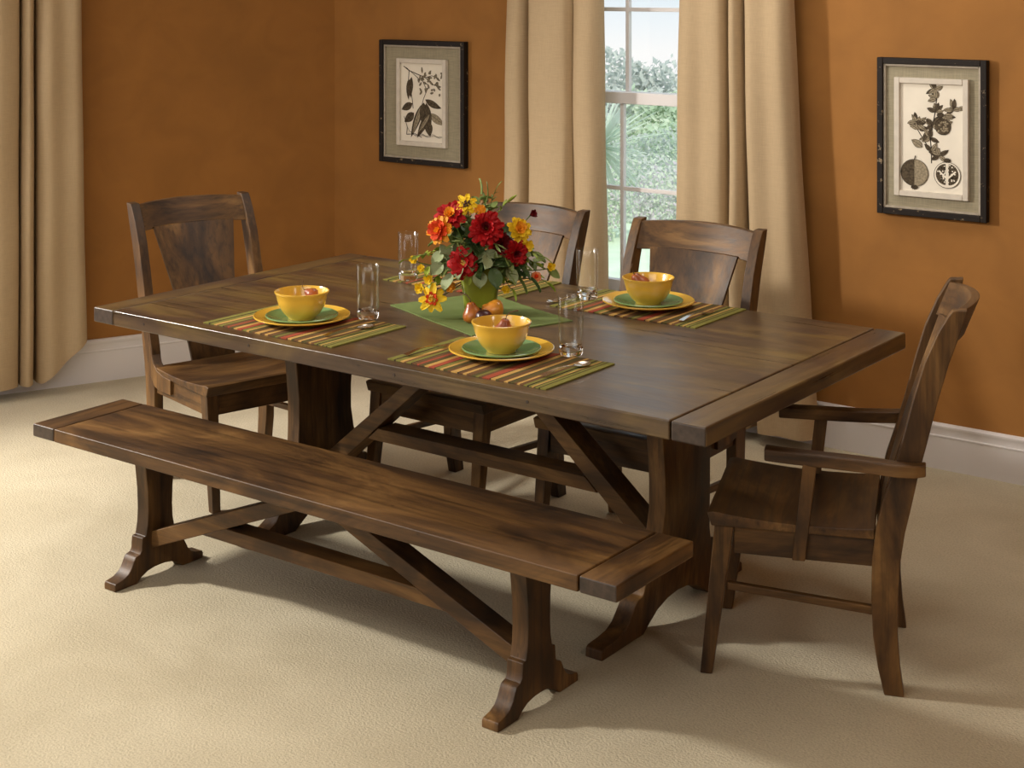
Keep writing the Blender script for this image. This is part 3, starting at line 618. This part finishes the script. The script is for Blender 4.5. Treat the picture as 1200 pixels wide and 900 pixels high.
# ------------------------------------------------------------------ chairs (local: front at y=0 facing -y, back at +y)
def sm(t): t = max(0, min(1, t)); return t*t*(3-2*t)
def make_chair(label, loc, rz, W, arms=False):
    c = thing('dining_armchair' if arms else 'dining_chair', label, 'chair', loc, rz)
    h = W/2
    for s_ in (-1, 1):
        # front leg
        xo, xi = s_*h, s_*(h-.045); xf, xg = s_*(h-.003), s_*(h-.034)
        MB().hexa([(xf, -.013, 0), (xg, -.013, 0), (xg, .018, 0), (xf, .018, 0)], [(xo, .026, .405), (xi, .026, .405), (xi, .077, .405), (xo, .077, .405)]).build('front_leg', WZ, c, .003)
        # rear leg running up into the back post
        fr = [(.462, 0), (.446, .07), (.434, .15), (.430, .24), (.431, .34), (.440, .42), (.456, .49), (.482, .57), (.508, .66), (.533, .76), (.562, .86), (.596, .94), (.622, .985), (.632, .998)]
        bk = [(.512, 0), (.502, .07), (.496, .15), (.496, .24), (.502, .34), (.514, .42), (.530, .49), (.547, .57), (.570, .66), (.594, .76), (.622, .86), (.650, .94), (.664, .985), (.668, 1.0)]
        MB().prism(fr+bk[::-1], s_*(h-.036), s_*h, 0).build('back_post', WZ, c, .003)
        # side apron
        a, b = sorted((s_*(h-.010), s_*(h-.032)))
        MB().box(a, b, .076, .436, .325, .397).build('side_apron', WY, c, .002)
        MB().hexa([(s_*(h-.010), .058, .226), (s_*(h-.030), .058, .226), (s_*(h-.030), .433, .199), (s_*(h-.010), .433, .199)],
                  [(s_*(h-.010), .058, .246), (s_*(h-.030), .058, .246), (s_*(h-.030), .433, .221), (s_*(h-.010), .433, .221)]).build('stretcher', WY, c, .003)
        if not arms:
            # curved bracket between post and seat side
            pts = [(.498, .60), (.478, .535), (.456, .475), (.436, .435), (.405, .412), (.360, .402), (.300, .400)]
            pin = [(.300, .345), (.385, .342), (.430, .352), (.462, .385), (.490, .45), (.515, .52), (.532, .60)]
            a, b = sorted((s_*(h+.002), s_*(h-.034))); MB().prism(pts+pin, a, b, 0).build('side_bracket', WZ, c, .003)
        else:
            # arm: tapered bar that curves into the outside of the back post
            L_ = []; 
            path = [(.155, h-.030), (.20, h-.024), (.30, h-.016), (.40, h-.006), (.46, h+.006), (.50, h+.016), (.54, h+.018), (.566, h+.006)]
            def fn(u, v, s_=s_):
                t = u*(len(path)-1); i = min(int(t), len(path)-2); f = t-i
                y = path[i][0]*(1-f)+path[i+1][0]*f; x = path[i][1]*(1-f)+path[i+1][1]*f
                wd = .046-.016*sm((u-.6)/.4)*1; xx = x+(v-.5)*wd
                zt = .609-.003*math.sin(PI*u)-.002*(2*v-1)**2; return (s_*xx, y, zt), (s_*xx, y, zt-.032)
            MB().sheet(fn, 28, 6).build('arm', WY, c, .004)
            MB().hexa([(s_*(h+.004), .228, .325), (s_*(h-.024), .228, .325), (s_*(h-.024), .262, .325), (s_*(h+.004), .262, .325)],
                      [(s_*(h+.004), .256, .580), (s_*(h-.024), .256, .580), (s_*(h-.024), .292, .580), (s_*(h+.004), .292, .580)]).build('arm_post', WZ, c, .003)
    MB().box(-h+.045, h-.045, .032, .054, .325, .400).build('front_apron', WX, c, .002)
    MB().box(-h+.036, h-.036, .445, .468, .330, .405).build('rear_apron', WX, c, .002)
    # scooped seat
    hs = h+.006
    def fn(u, v):
        y = .006+v*.432; x = (u*2-1)*(hs-.008*v); q = (u*2-1)
        dip = .026*(math.sin(PI*min(1, max(0, (v-.04)/.98)))**.8)*(1-abs(q)**2.2*.55)
        z = .437-.012*v-dip-.005*(1-sm(v/.05)); 
        if v > .93: pass
        return (x, y, z), (x, y+ (.012 if v == 0 else 0), .397)
    MB().sheet(fn, 28, 28).build('seat', WX, c, .003, smooth=50)
    # crest rail, bowed backwards
    hx = h-.034
    def bow(q): return .050*(1-q*q)
    def fn(u, v):
        q = u*2-1; z = .896+.004*(1-q*q)+(.094+.004*(1-q*q))*v; yb = .592+(z-.898)*.40+bow(q)
        return (q*hx, yb, z), (q*hx, yb+.024, z)
    MB().sheet(fn, 24, 4).build('crest_rail', WX, c, .003, smooth=50)
    # fan-shaped splat
    def fn(u, v):
        q = u*2-1; z = .400+.506*v; hw = .088+.082*v**1.15; x = q*hw
        yb = .440+.142*v**1.35+.050*v*(1-(x/hx)**2)-.004*math.sin(PI*v)
        return (x, yb+.004, z), (x, yb+.018, z)
    MB().sheet(fn, 16, 26).build('splat', WZ, c, .002, smooth=50)
    return c
armloc = Vector((.966, -.297, 0)); bdir = math.radians(21.3)   # local +y points along (cos, sin) of bdir
rz_arm = bdir-PI/2
Wa = .47; nvec = Vector((-math.sin(bdir), math.cos(bdir), 0)); o_ = armloc+nvec*(Wa/2)
make_chair('dark brown dining armchair with open arms at the right end of the table', o_, rz_arm, Wa, True)
Ws = .505
ch = make_chair('armless brown dining chair at the left end of the table', (0, 0, 0), 0, Ws)
bL = math.radians(165.6); near = Vector((-1.008, -.240, 0)); nL = Vector((math.sin(bL), -math.cos(bL), 0)) # across the chair, away from camera
ch.location = near+nL*(Ws/2); ch.rotation_euler.z = bL-PI/2
c2 = copy_tree(ch); c2['label'] = 'armless brown dining chair behind the table, half hidden by the flowers'; c2.location = (-.385, .145, 0); c2.rotation_euler.z = 0
c3 = copy_tree(ch); c3['label'] = 'armless brown dining chair behind the yellow bowl nearest the window'; c3.location = (.352, .135, 0); c3.rotation_euler.z = math.radians(1.5)

# ------------------------------------------------------------------ table setting
Z0 = TT
def mat_(label, x, y, rz=0, w_=.55, d_=.335, m=STRIPE, group='striped placemats'):
    b = MB(); b.sheet(lambda u, v: ((w_*(u-.5), d_*(v-.5)+.002*math.sin(u*9), .0035+.0006*math.sin(u*40)), (w_*(u-.5), d_*(v-.5)+.002*math.sin(u*9), .0002)), 40, 8)
    o = b.build('placemat', m, None, smooth=60); o.location = (x, y, Z0); o.rotation_euler.z = rz
    return tag(o, label, 'placemat', group)
mat_('striped placemat under the nearest place setting at the front edge', .374, -.412)
mat_('striped placemat at the front left of the table', -.398, -.406)
mat_('striped placemat at the back right, by the window chair', .334, .446, 0)
mat_('striped placemat at the back left, mostly behind the flowers', -.405, .452)
mat_('plain sage green cloth under the flower vase', -.062, .054, math.radians(-20.7), .522, .372, GREENCLOTH, None)

def plate(name, r, mat, h):
    b = MB(); fl_ = r*.62
    pr = [(0, 0), (fl_, 0), (fl_+.004, .001), (r*.97, h-.001), (r, h+.001), (r, h+.004), (r*.985, h+.005), (r*.95, h+.002), (r*.72, h*.42+.004), (fl_, .006), (fl_-.01, .0045), (0, .0045)]
    b.lathe(pr, 64); return b
def bowl():
    ou = [(0, .004), (.032, .004), (.036, 0), (.042, 0), (.045, .006), (.059, .018), (.071, .038), (.0785, .060), (.0825, .077), (.0862, .081), (.0862, .0855)]
    inn = [(.083, .0865), (.0795, .080), (.0755, .060), (.068, .040), (.055, .022), (.034, .012), (0, .010)]
    b = MB(); b.lathe(ou+inn, 64); return b
def glass_tumbler():
    r = .0375; H_ = .168
    ou = [(0, 0), (r*.84, 0), (r*.90, .003), (r*.93, .02), (r*.97, .08), (r, H_-.001), (r-.0007, H_)]
    inn = [(r-.0017, H_-.001), (r-.0024, .10), (r*.90-.001, .034), (r*.80, .026), (r*.5, .0235), (0, .023)]
    b = MB(); b.lathe(ou+inn, 48)
    b.mi = [0 if max(b.v[i][2] for i in f) < .036 else 1 for f in b.f]; return b
G_PL, G_SA, G_BO, G_GL, G_CU = 'yellow dinner plates on the placemats', 'green salad plates on the dinner plates', 'yellow bowls on the green plates', 'tall clear tumblers', 'steel spoons and forks'
pm = plate('p', .152, YEL, .018).mesh('dinner_plate', YEL, 50); gm = plate('g', .114, GRN, .013).mesh('salad_plate', GRN, 50); bmz = bowl().mesh('bowl', YEL, 50)
tm = glass_tumbler().mesh('tumbler', [GLASS, TWALL], 50)
def put(name, me, loc, label, cat, group=None, rz=0):
    o = bpy.data.objects.new(name, me); col.objects.link(o); o.location = loc; o.rotation_euler.z = rz
    return tag(o, label, cat, group)
SET = [((.333, -.352), 'nearest the bench'), ((-.432, -.381), 'at the front left of the table'), ((.328, .462), 'at the back right by the window')]
for (x, y), wd in SET:
    put('dinner_plate', pm, (x, y, Z0+.0045), 'yellow dinner plate '+wd, 'plate', G_PL)
    put('salad_plate', gm, (x, y, Z0+.0095), 'green salad plate '+wd, 'plate', G_SA)
    put('bowl', bmz, (x, y, Z0+.0145), 'yellow bowl of fruit '+wd, 'bowl', G_BO)
for (x, y, wd) in [(.492, -.232, 'on the placemat nearest the bench'), (-.296, -.222, 'beside the left-hand bowl'), (-.603, .335, 'at the back left corner, behind the flowers\' left side'), (.100, .440, 'at the back, left of the window-side bowl')]:
    put('tumbler', tm, (x, y, Z0+.0042), 'tall clear glass tumbler '+wd, 'glass', G_GL)
# cutlery
def spoon_mesh():
    b = MB()
    def fn(u, v):
        t = u; s_ = (v*2-1)
        if t < .28:
            k = t/.28; wd = .0205*math.sin(PI*min(1, .08+k*.80))**.7; z = .004+(-.006*(1-s_*s_)*math.sin(PI*k))+.004*(1-k)*0
        else:
            k = (t-.28)/.72; wd = .0035+.006*k**1.5; z = .004+.010*math.sin(PI*k)*.8
        x = t*.20; return (x, s_*wd, z+.0015), (x, s_*wd, z)
    b.sheet(fn, 40, 8); return b.mesh('spoon', STEEL, 60)
def fork():
    th = thing('fork', None, 'fork'); b = MB()
    def fn(u, v):
        s_ = v*2-1; k = u; wd = .011*(1-sm(k/.22))+.0032+.006*k**2; z = .004+.009*math.sin(PI*k)
        return (.05+k*.15, s_*wd, z+.0015), (.05+k*.15, s_*wd, z)
    b.sheet(fn, 30, 4).build('handle', STEEL, th, smooth=60)
    for i in range(4):
        y = (i-1.5)*.0062
        MB().tube([(.054, y*1.1, .0048), (.03, y, .0035), (.0, y, .0065)], [.0016, .0015, .0007], 6).build('tine', STEEL, th)
    return th
spm = spoon_mesh()
def put_cut(me, x, y, a, label): 
    o = put('spoon', me, (x, y, Z0+.0040), label, 'spoon', G_CU, math.radians(a)); return o
put_cut(spm, .592, -.290, -95, 'steel spoon right of the nearest plate, below the tumbler').location.z = Z0+.004
put_cut(spm, -.205, -.300, -95, 'steel spoon right of the left-hand yellow plate')
put_cut(spm, .036, .300, 75, 'steel spoon left of the window-side plate')
fk = fork(); tag(fk, 'steel fork left of the nearest yellow plate', 'fork', G_CU); fk.location = (.150, -.335, Z0+.004); fk.rotation_euler.z = math.radians(-97)
f2 = copy_tree(fk); tag(f2, 'steel fork right of the window-side yellow plate', 'fork', G_CU); f2.location = (.545, .52, Z0+.004); f2.rotation_euler.z = math.radians(-93)

def pear(name, label, loc, s_, mat, tilt=(0, 0, 0), stem=(.2, .5)):
    th = thing(name, label, 'pear', loc); th.rotation_euler = tilt
    pr = [(0, 0), (.35, .02), (.72, .16), (.95, .42), (1.0, .72), (.90, 1.05), (.68, 1.36), (.50, 1.62), (.42, 1.82), (.30, 1.96), (.10, 1.99), (0, 1.96)]
    MB().lathe([(r*s_, z*s_) for r, z in pr], 24).build('body', mat, th, smooth=80)
    MB().tube([(0, 0, 1.93*s_), (.02*s_, 0, 2.3*s_), (stem[0]*s_, 0, 2.7*s_), (stem[1]*s_*2, 0, 3.0*s_)], [.07*s_, .05*s_, .05*s_, .07*s_], 6).build('stem', TWIG, th)
    return th
zb = Z0+.0145+.0105
pear('pear', 'small red-brown pear with a curved stem in the nearest yellow bowl', (.333, -.348, zb+.020), .0315, PEAR_R, (.10, .16, .6), (.3, .5))
pear('pear', 'small pear lying in the front left yellow bowl', (-.405, -.345, zb+.052), .022, PEAR_R, (-.2, -1.15, .4))
pear('pear', 'small red-brown pear in the window-side yellow bowl', (.312, .462, zb+.026), .0335, PEAR_R, (.3, -.45, .2), (.1, .2))
zc = Z0+.0036
pear('pear', 'orange russet pear standing at the foot of the vase', (.014, -.070, zc), .0325, PEAR_O, (.12, -.14, 0), (-.3, -.5))
pear('pear', 'golden pear lying on its side by the vase', (.082, -.008, zc+.0335), .0345, PEAR_Y, (0, -1.45, math.radians(40)), (.0, .1))
pl = MB(); pl.lathe([(0, 0), (.5*.024, .001), (.86*.024, .3*.024), (.024, .024*.95), (.86*.024, 1.6*.024), (.5*.024, 1.88*.024), (.12*.024, 1.86*.024), (0, 1.8*.024)], 22)
plo = pl.build('plum', PLUM, None, smooth=80); plo.location = (.066, -.088, zc); plo.scale = (1.15, 1.15, 1.05); tag(plo, 'dark red plum between the two pears', 'plum')

# ------------------------------------------------------------------ vase and bouquet
V0 = Vector((-.059, .056, Z0+.0036)); RX = Vector((math.cos(YAW), math.sin(YAW), 0)); FD = Vector((-math.sin(YAW), math.cos(YAW), 0))
def VP(lat, z, dep=0): return V0+RX*lat-FD*dep+Vector((0, 0, z-V0.z))
VASE = plain('lime_green_vase_glaze', srgb(142, 152, 48), .3, .5, coat=.3, vary=.15, bscale=14)
vt = thing('vase', 'tapered lime green vase in the middle of the table', 'vase', V0, YAW)
MB().lathe([(0, 0), (.046, 0), (.050, .004), (.056, .06), (.065, .12), (.072, .150), (.072, .154), (.068, .154), (.061, .12), (.052, .06), (.044, .012), (0, .010)], 48, sq=5).build('body', VASE, vt, smooth=60)
MB().lathe([(0, .12), (.052, .12), (.050, .132), (0, .14)], 24, sq=5).build('foam', plain('dark_moss', srgb(60, 66, 34), .95, .1, bump=1, bscale=60), vt)
STEMG = plain('green_stem', srgb(92, 112, 46), .6, .3)
LA, LB, LC, LD = plain('olive_green_leaf', srgb(112, 128, 66), .5, .35, vary=.25, bscale=30), plain('eucalyptus_leaf', srgb(146, 158, 118), .55, .3, vary=.2, bscale=30), plain('dark_green_leaf', srgb(66, 88, 46), .45, .4, vary=.25, bscale=30), plain('fresh_green_leaf', srgb(140, 158, 52), .5, .35, vary=.2, bscale=30)
def leafmesh(name, mat, wd, cup=.18):
    m = MB(); m.sheet(lambda u, v: ((u, (v*2-1)*wd*math.sin(PI*min(1, .04+u*.94))**.75, -.25*u*u+cup*wd*(v*2-1)**2*2), (u, (v*2-1)*wd*math.sin(PI*min(1, .04+u*.94))**.75, -.25*u*u+cup*wd*(v*2-1)**2*2-.008)), 6, 2)
    return m.mesh(name, mat, 70)
LEAVES = {'round': leafmesh('leaf', LB, .46), 'oval': leafmesh('leaf', LA, .32), 'dark': leafmesh('leaf', LC, .36), 'fresh': leafmesh('leaf', LD, .26), 'thin': leafmesh('leaf', LA, .10), 'freshthin': leafmesh('leaf', LD, .12)}
def bez(a, b, c, n=10): return [a*(1-t)**2+b*2*t*(1-t)+c*t*t for t in [i/n for i in range(n+1)]]
rb = random.Random(21)
def sprig(label, tip, kind, n, size, sag=.02, spread=.9, start=.35, group='leafy sprigs of the bouquet', name='leafy_sprig'):
    root = VP(rb.uniform(-.02, .02), .90, rb.uniform(-.02, .02))
    mid = (root+tip)/2+Vector((0, 0, .05+sag)); pts = bez(root, mid, tip)
    th = thing(name, label, 'foliage', root, 0, group)
    MB().tube([p-root for p in pts], [.0016]*5+[.0012]*6, 6).build('stem', STEMG, th)
    for i in range(n):
        t = start+(1-start)*(i+.5)/n if i < n-1 else 1.0; k = min(len(pts)-1, t*(len(pts)-1)); j = min(int(k), len(pts)-2); p = pts[j].lerp(pts[j+1], k-j)
        d = (pts[j+1]-pts[j]).normalized(); side = d.cross(Vector((0, 0, 1))).normalized()*(1 if i % 2 else -1)
        tocam = (CAM-p).normalized()
        dr = (d*rb.uniform(.2, .6)+side*spread*rb.uniform(.6, 1.1)+Vector((0, 0, rb.uniform(-.35, .5)))).normalized() if i < n-1 else d
        up = (tocam*.25+Vector((rb.gauss(0, .5), rb.gauss(0, .5), 1.0))).normalized()
        yv = up.cross(dr).normalized(); zv = dr.cross(yv)
        o = bpy.data.objects.new('leaf', LEAVES[kind]); col.objects.link(o); o.parent = th
        s_ = size*(1.22 if kind == 'round' else 1.5)*rb.uniform(.75, 1.15)
        o.matrix_local = Matrix.Translation(p-root) @ Matrix((dr, yv, zv)).transposed().to_4x4() @ Matrix.Diagonal((s_, s_, s_, 1))
    return th
# kind, lat, z, depth, number, size, label
SP = [('round', -.115, .965, .05, 8, .042, 'grey-green eucalyptus sprig left of the lower red flower'), ('round', -.085, .905, .09, 7, .044, 'eucalyptus sprig drooping in front of the vase at left'), ('round', .0, .915, .10, 7, .044, 'eucalyptus sprig just above the vase front'),
      ('round', .085, .92, .08, 7, .042, 'eucalyptus sprig hanging below the right red flower'), ('oval', .12, .885, .04, 8, .036, 'olive green sprig drooping right of the vase'), ('oval', .165, .96, .02, 9, .036, 'olive green sprig reaching right beside the chair back'),
      ('oval', .215, .905, .0, 9, .034, 'leafy sprig at the far right of the bouquet'), ('dark', .04, .925, .11, 8, .040, 'dark green leafy sprig in the middle of the bouquet front'), ('dark', -.03, .99, .08, 8, .038, 'dark green sprig between the orange and red flowers'),
      ('dark', .16, .885, .05, 7, .034, 'dark pointed-leaf sprig at the lower right of the bouquet'), ('fresh', -.185, .905, .02, 10, .026, 'fresh green sprig stretching to the far left'), ('fresh', -.150, .870, .05, 8, .026, 'fresh green sprig hanging at the lower left'),
      ('fresh', .10, .855, .07, 8, .026, 'fresh green sprig trailing low right of the vase'), ('fresh', .215, .865, .02, 8, .028, 'fresh green sprig trailing at the far lower right'), ('thin', .02, 1.135, .0, 12, .034, 'fine-leaved sprig at the top of the bouquet'),
      ('thin', -.015, 1.08, .05, 12, .030, 'fine-leaved sprig left of the big red flower'), ('thin', .05, 1.0, .10, 12, .028, 'fine-leaved sprig below the big red flower'), ('oval', .0, 1.145, -.02, 7, .030, 'olive sprig standing above the yellow top flower'),
      ('freshthin', .085, 1.12, .0, 8, .026, 'thin upright green sprig before the chair crest'), ('dark', -.06, 1.03, -.05, 8, .038, 'dark sprig at the back left of the bouquet'), ('dark', .10, 1.02, -.05, 8, .038, 'dark sprig at the back right of the bouquet'),
      ('oval', -.12, 1.0, -.02, 8, .036, 'olive sprig behind the orange flower'), ('round', .02, .965, .10, 7, .036, 'small eucalyptus sprig between the red flowers'), ('round', -.055, .935, .10, 6, .042, 'eucalyptus sprig with broad leaves below the lower red flower'),
      ('round', .12, .965, .04, 6, .040, 'eucalyptus sprig behind the right red flower'), ('dark', -.10, .93, .0, 8, .036, 'shaded dark sprig above the yellow daisy'), ('thin', .145, .93, .05, 10, .026, 'fine yellow-green sprig at the right of the bouquet'),
      ('fresh', -.245, .935, .0, 6, .018, 'long thin tendril with small leaves at the far left')]
SP += [('oval', -.06, .955, .07, 8, .034, 'olive sprig behind the lower red flower'), ('dark', .0, .94, .09, 8, .034, 'dark sprig above the rim of the vase'), ('oval', .08, .955, .08, 8, .034, 'olive sprig between the two right-hand red flowers'),
       ('round', -.12, .935, .07, 7, .036, 'eucalyptus sprig pointing left above the yellow daisy'), ('dark', .13, .92, .06, 8, .034, 'dark sprig below the right red flower'), ('thin', -.08, 1.0, .07, 12, .026, 'fine sprig under the orange flower'),
       ('fresh', .18, .93, .03, 8, .024, 'fresh green sprig between the peach rose and the yellow bud'), ('oval', .03, 1.09, -.03, 9, .032, 'olive sprig behind the big red flower')]
SP += [('thin', -.10, .93, .10, 14, .024, 'fine green sprig in front of the left eucalyptus leaves'), ('thin', .10, .90, .10, 14, .024, 'fine green sprig hanging over the right rim of the vase'), ('fresh', -.03, .90, .12, 9, .020, 'small-leaved sprig over the front rim of the vase'),
       ('dark', -.02, 1.03, .04, 8, .036, 'dark sprig filling the gap left of the large crimson flower'), ('oval', -.05, 1.07, .02, 8, .034, 'olive sprig below the yellow top daisy'), ('freshthin', .20, .95, .02, 10, .026, 'thin fresh sprig by the far right yellow bud'),
       ('fresh', -.19, .95, .0, 9, .022, 'fresh green sprig in front of the back left glass'), ('thin', .05, 1.16, -.02, 9, .026, 'fine sprig rising above the crest of the chair')]
for (k, lat, z, dp, n, sz, lb) in SP: sprig(lb, VP(lat, z, dp), k, n, sz)

def petalmesh(mat, wd, curl, name='petals'):
    return wd
def flower(label, c, face, rings, mats, r, center=None, cat='flower', name='cut_flower', ctr_r=.2):
    """rings: (count, elevation, length, width, material index, cup)"""
    root = VP(0, .90); th = thing(name, label, cat, c, 0, 'flowers of the bouquet')
    f = Vector(face).normalized(); a = f.orthogonal().normalized(); b = f.cross(a)
    M3 = Matrix((a, b, f)).transposed()
    rr = random.Random(hash(label) % 9999 if False else len(label)*7+int(abs(c.x)*1000))
    by = {}
    for (n, el, L, wd, mi, cup) in rings:
        m = by.setdefault(mi, MB()); off = rr.uniform(0, PI)
        for i in range(n):
            az = off+2*PI*i/n+rr.uniform(-.12, .12); e = el+rr.uniform(-.12, .12); LL = L*r*rr.uniform(.88, 1.1)
            ca, sa = math.cos(az), math.sin(az)
            def fn(u, v, ca=ca, sa=sa, e=e, LL=LL, wd=wd, cup=cup):
                s_ = v*2-1; ww = wd*r*(math.sin(PI*min(1, .10+u*.78))**.8); ang = e-cup*u
                x = LL*u*math.cos(e-cup*u*.5); z = LL*u*math.sin(e-cup*u*.5)+ww*.25*s_*s_; y = s_*ww
                z += .06*r*math.sin(s_*5+u*3)*u
                p = M3 @ Vector((x*ca-y*sa, x*sa+y*ca, z)); return p, p-f*.0006
            m.sheet(fn, 5, 4)
    for k, (mi, m) in enumerate(by.items()): m.build('petals' if k == 0 else 'inner_petals', mats[mi], th, smooth=70)
    if center:
        m = MB()
        for i in range(26):
            az = rr.uniform(0, 2*PI); q = ctr_r*r*math.sqrt(rr.random()); p0 = M3 @ Vector((q*math.cos(az), q*math.sin(az), .02*r)); p1 = p0+f*r*.16+M3 @ Vector((math.cos(az)*q*.3, math.sin(az)*q*.3, 0))
            m.tube([p0, p1], [.05*r, .06*r], 5)
        m.build('stamens', center, th)
    e = root-c; MB().tube(bez(Vector((0, 0, 0)), -f*.03+Vector((0, 0, -.01)), e, 8), .0018, 6).build('stem', STEMG, th)
    return th
RED, DRED, ORR, YO, YE, YB = [plain(n_, c_, .6, .3, vary=v_, bscale=40) for n_, c_, v_ in
    (('crimson_petal', srgb(176, 16, 22), .25), ('dark_red_petal', srgb(104, 8, 18), .3), ('orange_red_petal', srgb(222, 74, 28), .25), ('yellow_orange_petal', srgb(240, 160, 40), .2), ('yellow_petal', srgb(238, 200, 34), .12), ('peach_petal', srgb(236, 150, 96), .15))]
SEED = plain('brown_seed_head', srgb(70, 34, 20), .8); PST = plain('yellow_stamen', srgb(214, 170, 70), .7)
peony = [(14, .0, 1.0, .22, 0, .3), (14, .28, .94, .21, 0, .2), (12, .55, .84, .20, 0, .1), (10, .85, .68, .17, 0, 0), (8, 1.1, .52, .14, 1, 0), (6, 1.35, .36, .10, 1, -.2)]
tc_ = lambda dx=0, dz=0: -FD*1+RX*dx+Vector((0, 0, .45+dz))
flower('large crimson red flower at the upper middle of the bouquet', VP(.020, 1.050, .08), tc_(), peony, [RED, DRED], .060, PST)
flower('crimson red flower at the right of the bouquet', VP(.112, .968, .06), tc_(.5, -.4), peony, [RED, DRED], .046)
flower('dark red flower tucked between the two largest red flowers', VP(.070, .995, .055), tc_(.2, -.3), peony, [DRED, DRED], .040)
flower('red flower with open centre at the lower middle of the bouquet', VP(-.052, .945, .11), tc_(-.1, -.1), [(9, .0, 1.0, .34, 0, .3), (8, .35, .8, .3, 0, .2), (6, .8, .55, .22, 0, 0)], [RED, DRED], .052, PST)
flower('red and yellow flower at the upper left of the bouquet', VP(-.095, 1.085, .03), tc_(-.4, .5), [(11, .05, 1.0, .28, 0, .3), (10, .4, .85, .26, 0, .1), (8, .8, .55, .18, 1, 0), (5, 1.2, .4, .14, 1, 0)], [RED, YO], .054)
flower('orange flower with yellow petal edges at the left of the bouquet', VP(-.128, 1.045, .08), tc_(-.7, -.1), [(11, .1, 1.0, .3, 0, .2), (10, .45, .85, .28, 1, .1), (9, .8, .66, .24, 1, 0), (6, 1.2, .45, .16, 0, 0)], [YO, ORR], .046)
flower('yellow and orange flower at the upper right of the bouquet', VP(.126, 1.040, .04), tc_(.4, .1), [(11, .1, 1.0, .3, 0, .2), (10, .45, .85, .28, 0, .1), (8, .8, .68, .24, 1, 0), (6, 1.1, .5, .16, 1, 0)], [YE, YO], .042)
daisy = [(8, .05, 1.0, .24, 0, .35), (6, .25, .7, .2, 0, .3)]
flower('yellow daisy hanging at the lower left over the green cloth', VP(-.150, .828, .09), tc_(-.3, -.2), [(8, .05, 1.0, .26, 0, .25), (7, .45, .5, .16, 1, .1), (5, 1.1, .35, .14, 0, 0)], [YE, ORR], .046, PST)
flower('yellow daisy with brown centre at the top of the bouquet', VP(-.045, 1.120, .03), tc_(-.2, .3), daisy, [YE], .040, SEED, ctr_r=.3)
flower('small yellow flower under the upper right bloom', VP(.150, .985, .03), tc_(.5, 0), [(7, .3, 1, .4, 0, 0), (6, .8, .7, .3, 0, 0)], [YE], .022)
flower('small yellow bud flower at the far right of the bouquet', VP(.225, .912, .0), tc_(.6, 0), [(6, .6, 1, .4, 0, 0), (5, 1.0, .8, .3, 0, 0)], [YE], .018)
flower('small peach rose at the lower right of the bouquet', VP(.178, .888, .04), tc_(.3, 0), [(7, .3, 1, .45, 0, 0), (7, .7, .85, .38, 0, 0), (5, 1.1, .7, .3, 1, 0)], [YB, ORR], .019)
flower('dark red closed bud before the chair crest', VP(.162, 1.080, .0), tc_(.9, .2), [(6, 1.15, 1, .3, 0, .1), (5, 1.3, 1.1, .25, 0, .1)], [DRED], .024)
flower('tiny yellow flower trailing by the vase right side', VP(.082, .855, .08), tc_(.2, 0), [(6, .3, 1, .4, 0, 0), (5, .9, .7, .3, 0, 0)], [YE], .016)
flower('small yellow flower against the left glass', VP(-.215, .935, .0), tc_(-.4, 0), [(6, .4, 1, .4, 0, 0), (5, .9, .7, .3, 0, 0)], [YE], .016)
flower('small yellow flower below the left sprig', VP(-.190, .912, .02), tc_(-.3, -.2), [(6, .4, 1, .4, 0, 0), (5, .9, .7, .3, 0, 0)], [YE], .015)
flower('yellow bell flower low on the left of the bouquet', VP(-.165, .880, .04), tc_(-.3, -.3), [(6, .4, 1, .4, 0, 0), (5, .9, .7, .3, 0, 0)], [YE], .018)
flower('lowest small yellow flower left of the daisy', VP(-.195, .850, .03), tc_(-.3, -.3), [(6, .4, 1, .4, 0, 0), (5, .9, .7, .3, 0, 0)], [YE], .019)
flower('small orange flower between vase and daisy', VP(-.095, .862, .06), tc_(-.1, -.3), [(7, .3, 1, .4, 0, 0), (6, .8, .7, .3, 0, 0)], [YO], .020)
flower('small yellow flower behind the large crimson one', VP(.0, 1.10, .03), tc_(0, .3), [(7, .3, 1, .4, 0, 0), (6, .8, .7, .3, 0, 0)], [YO], .022)
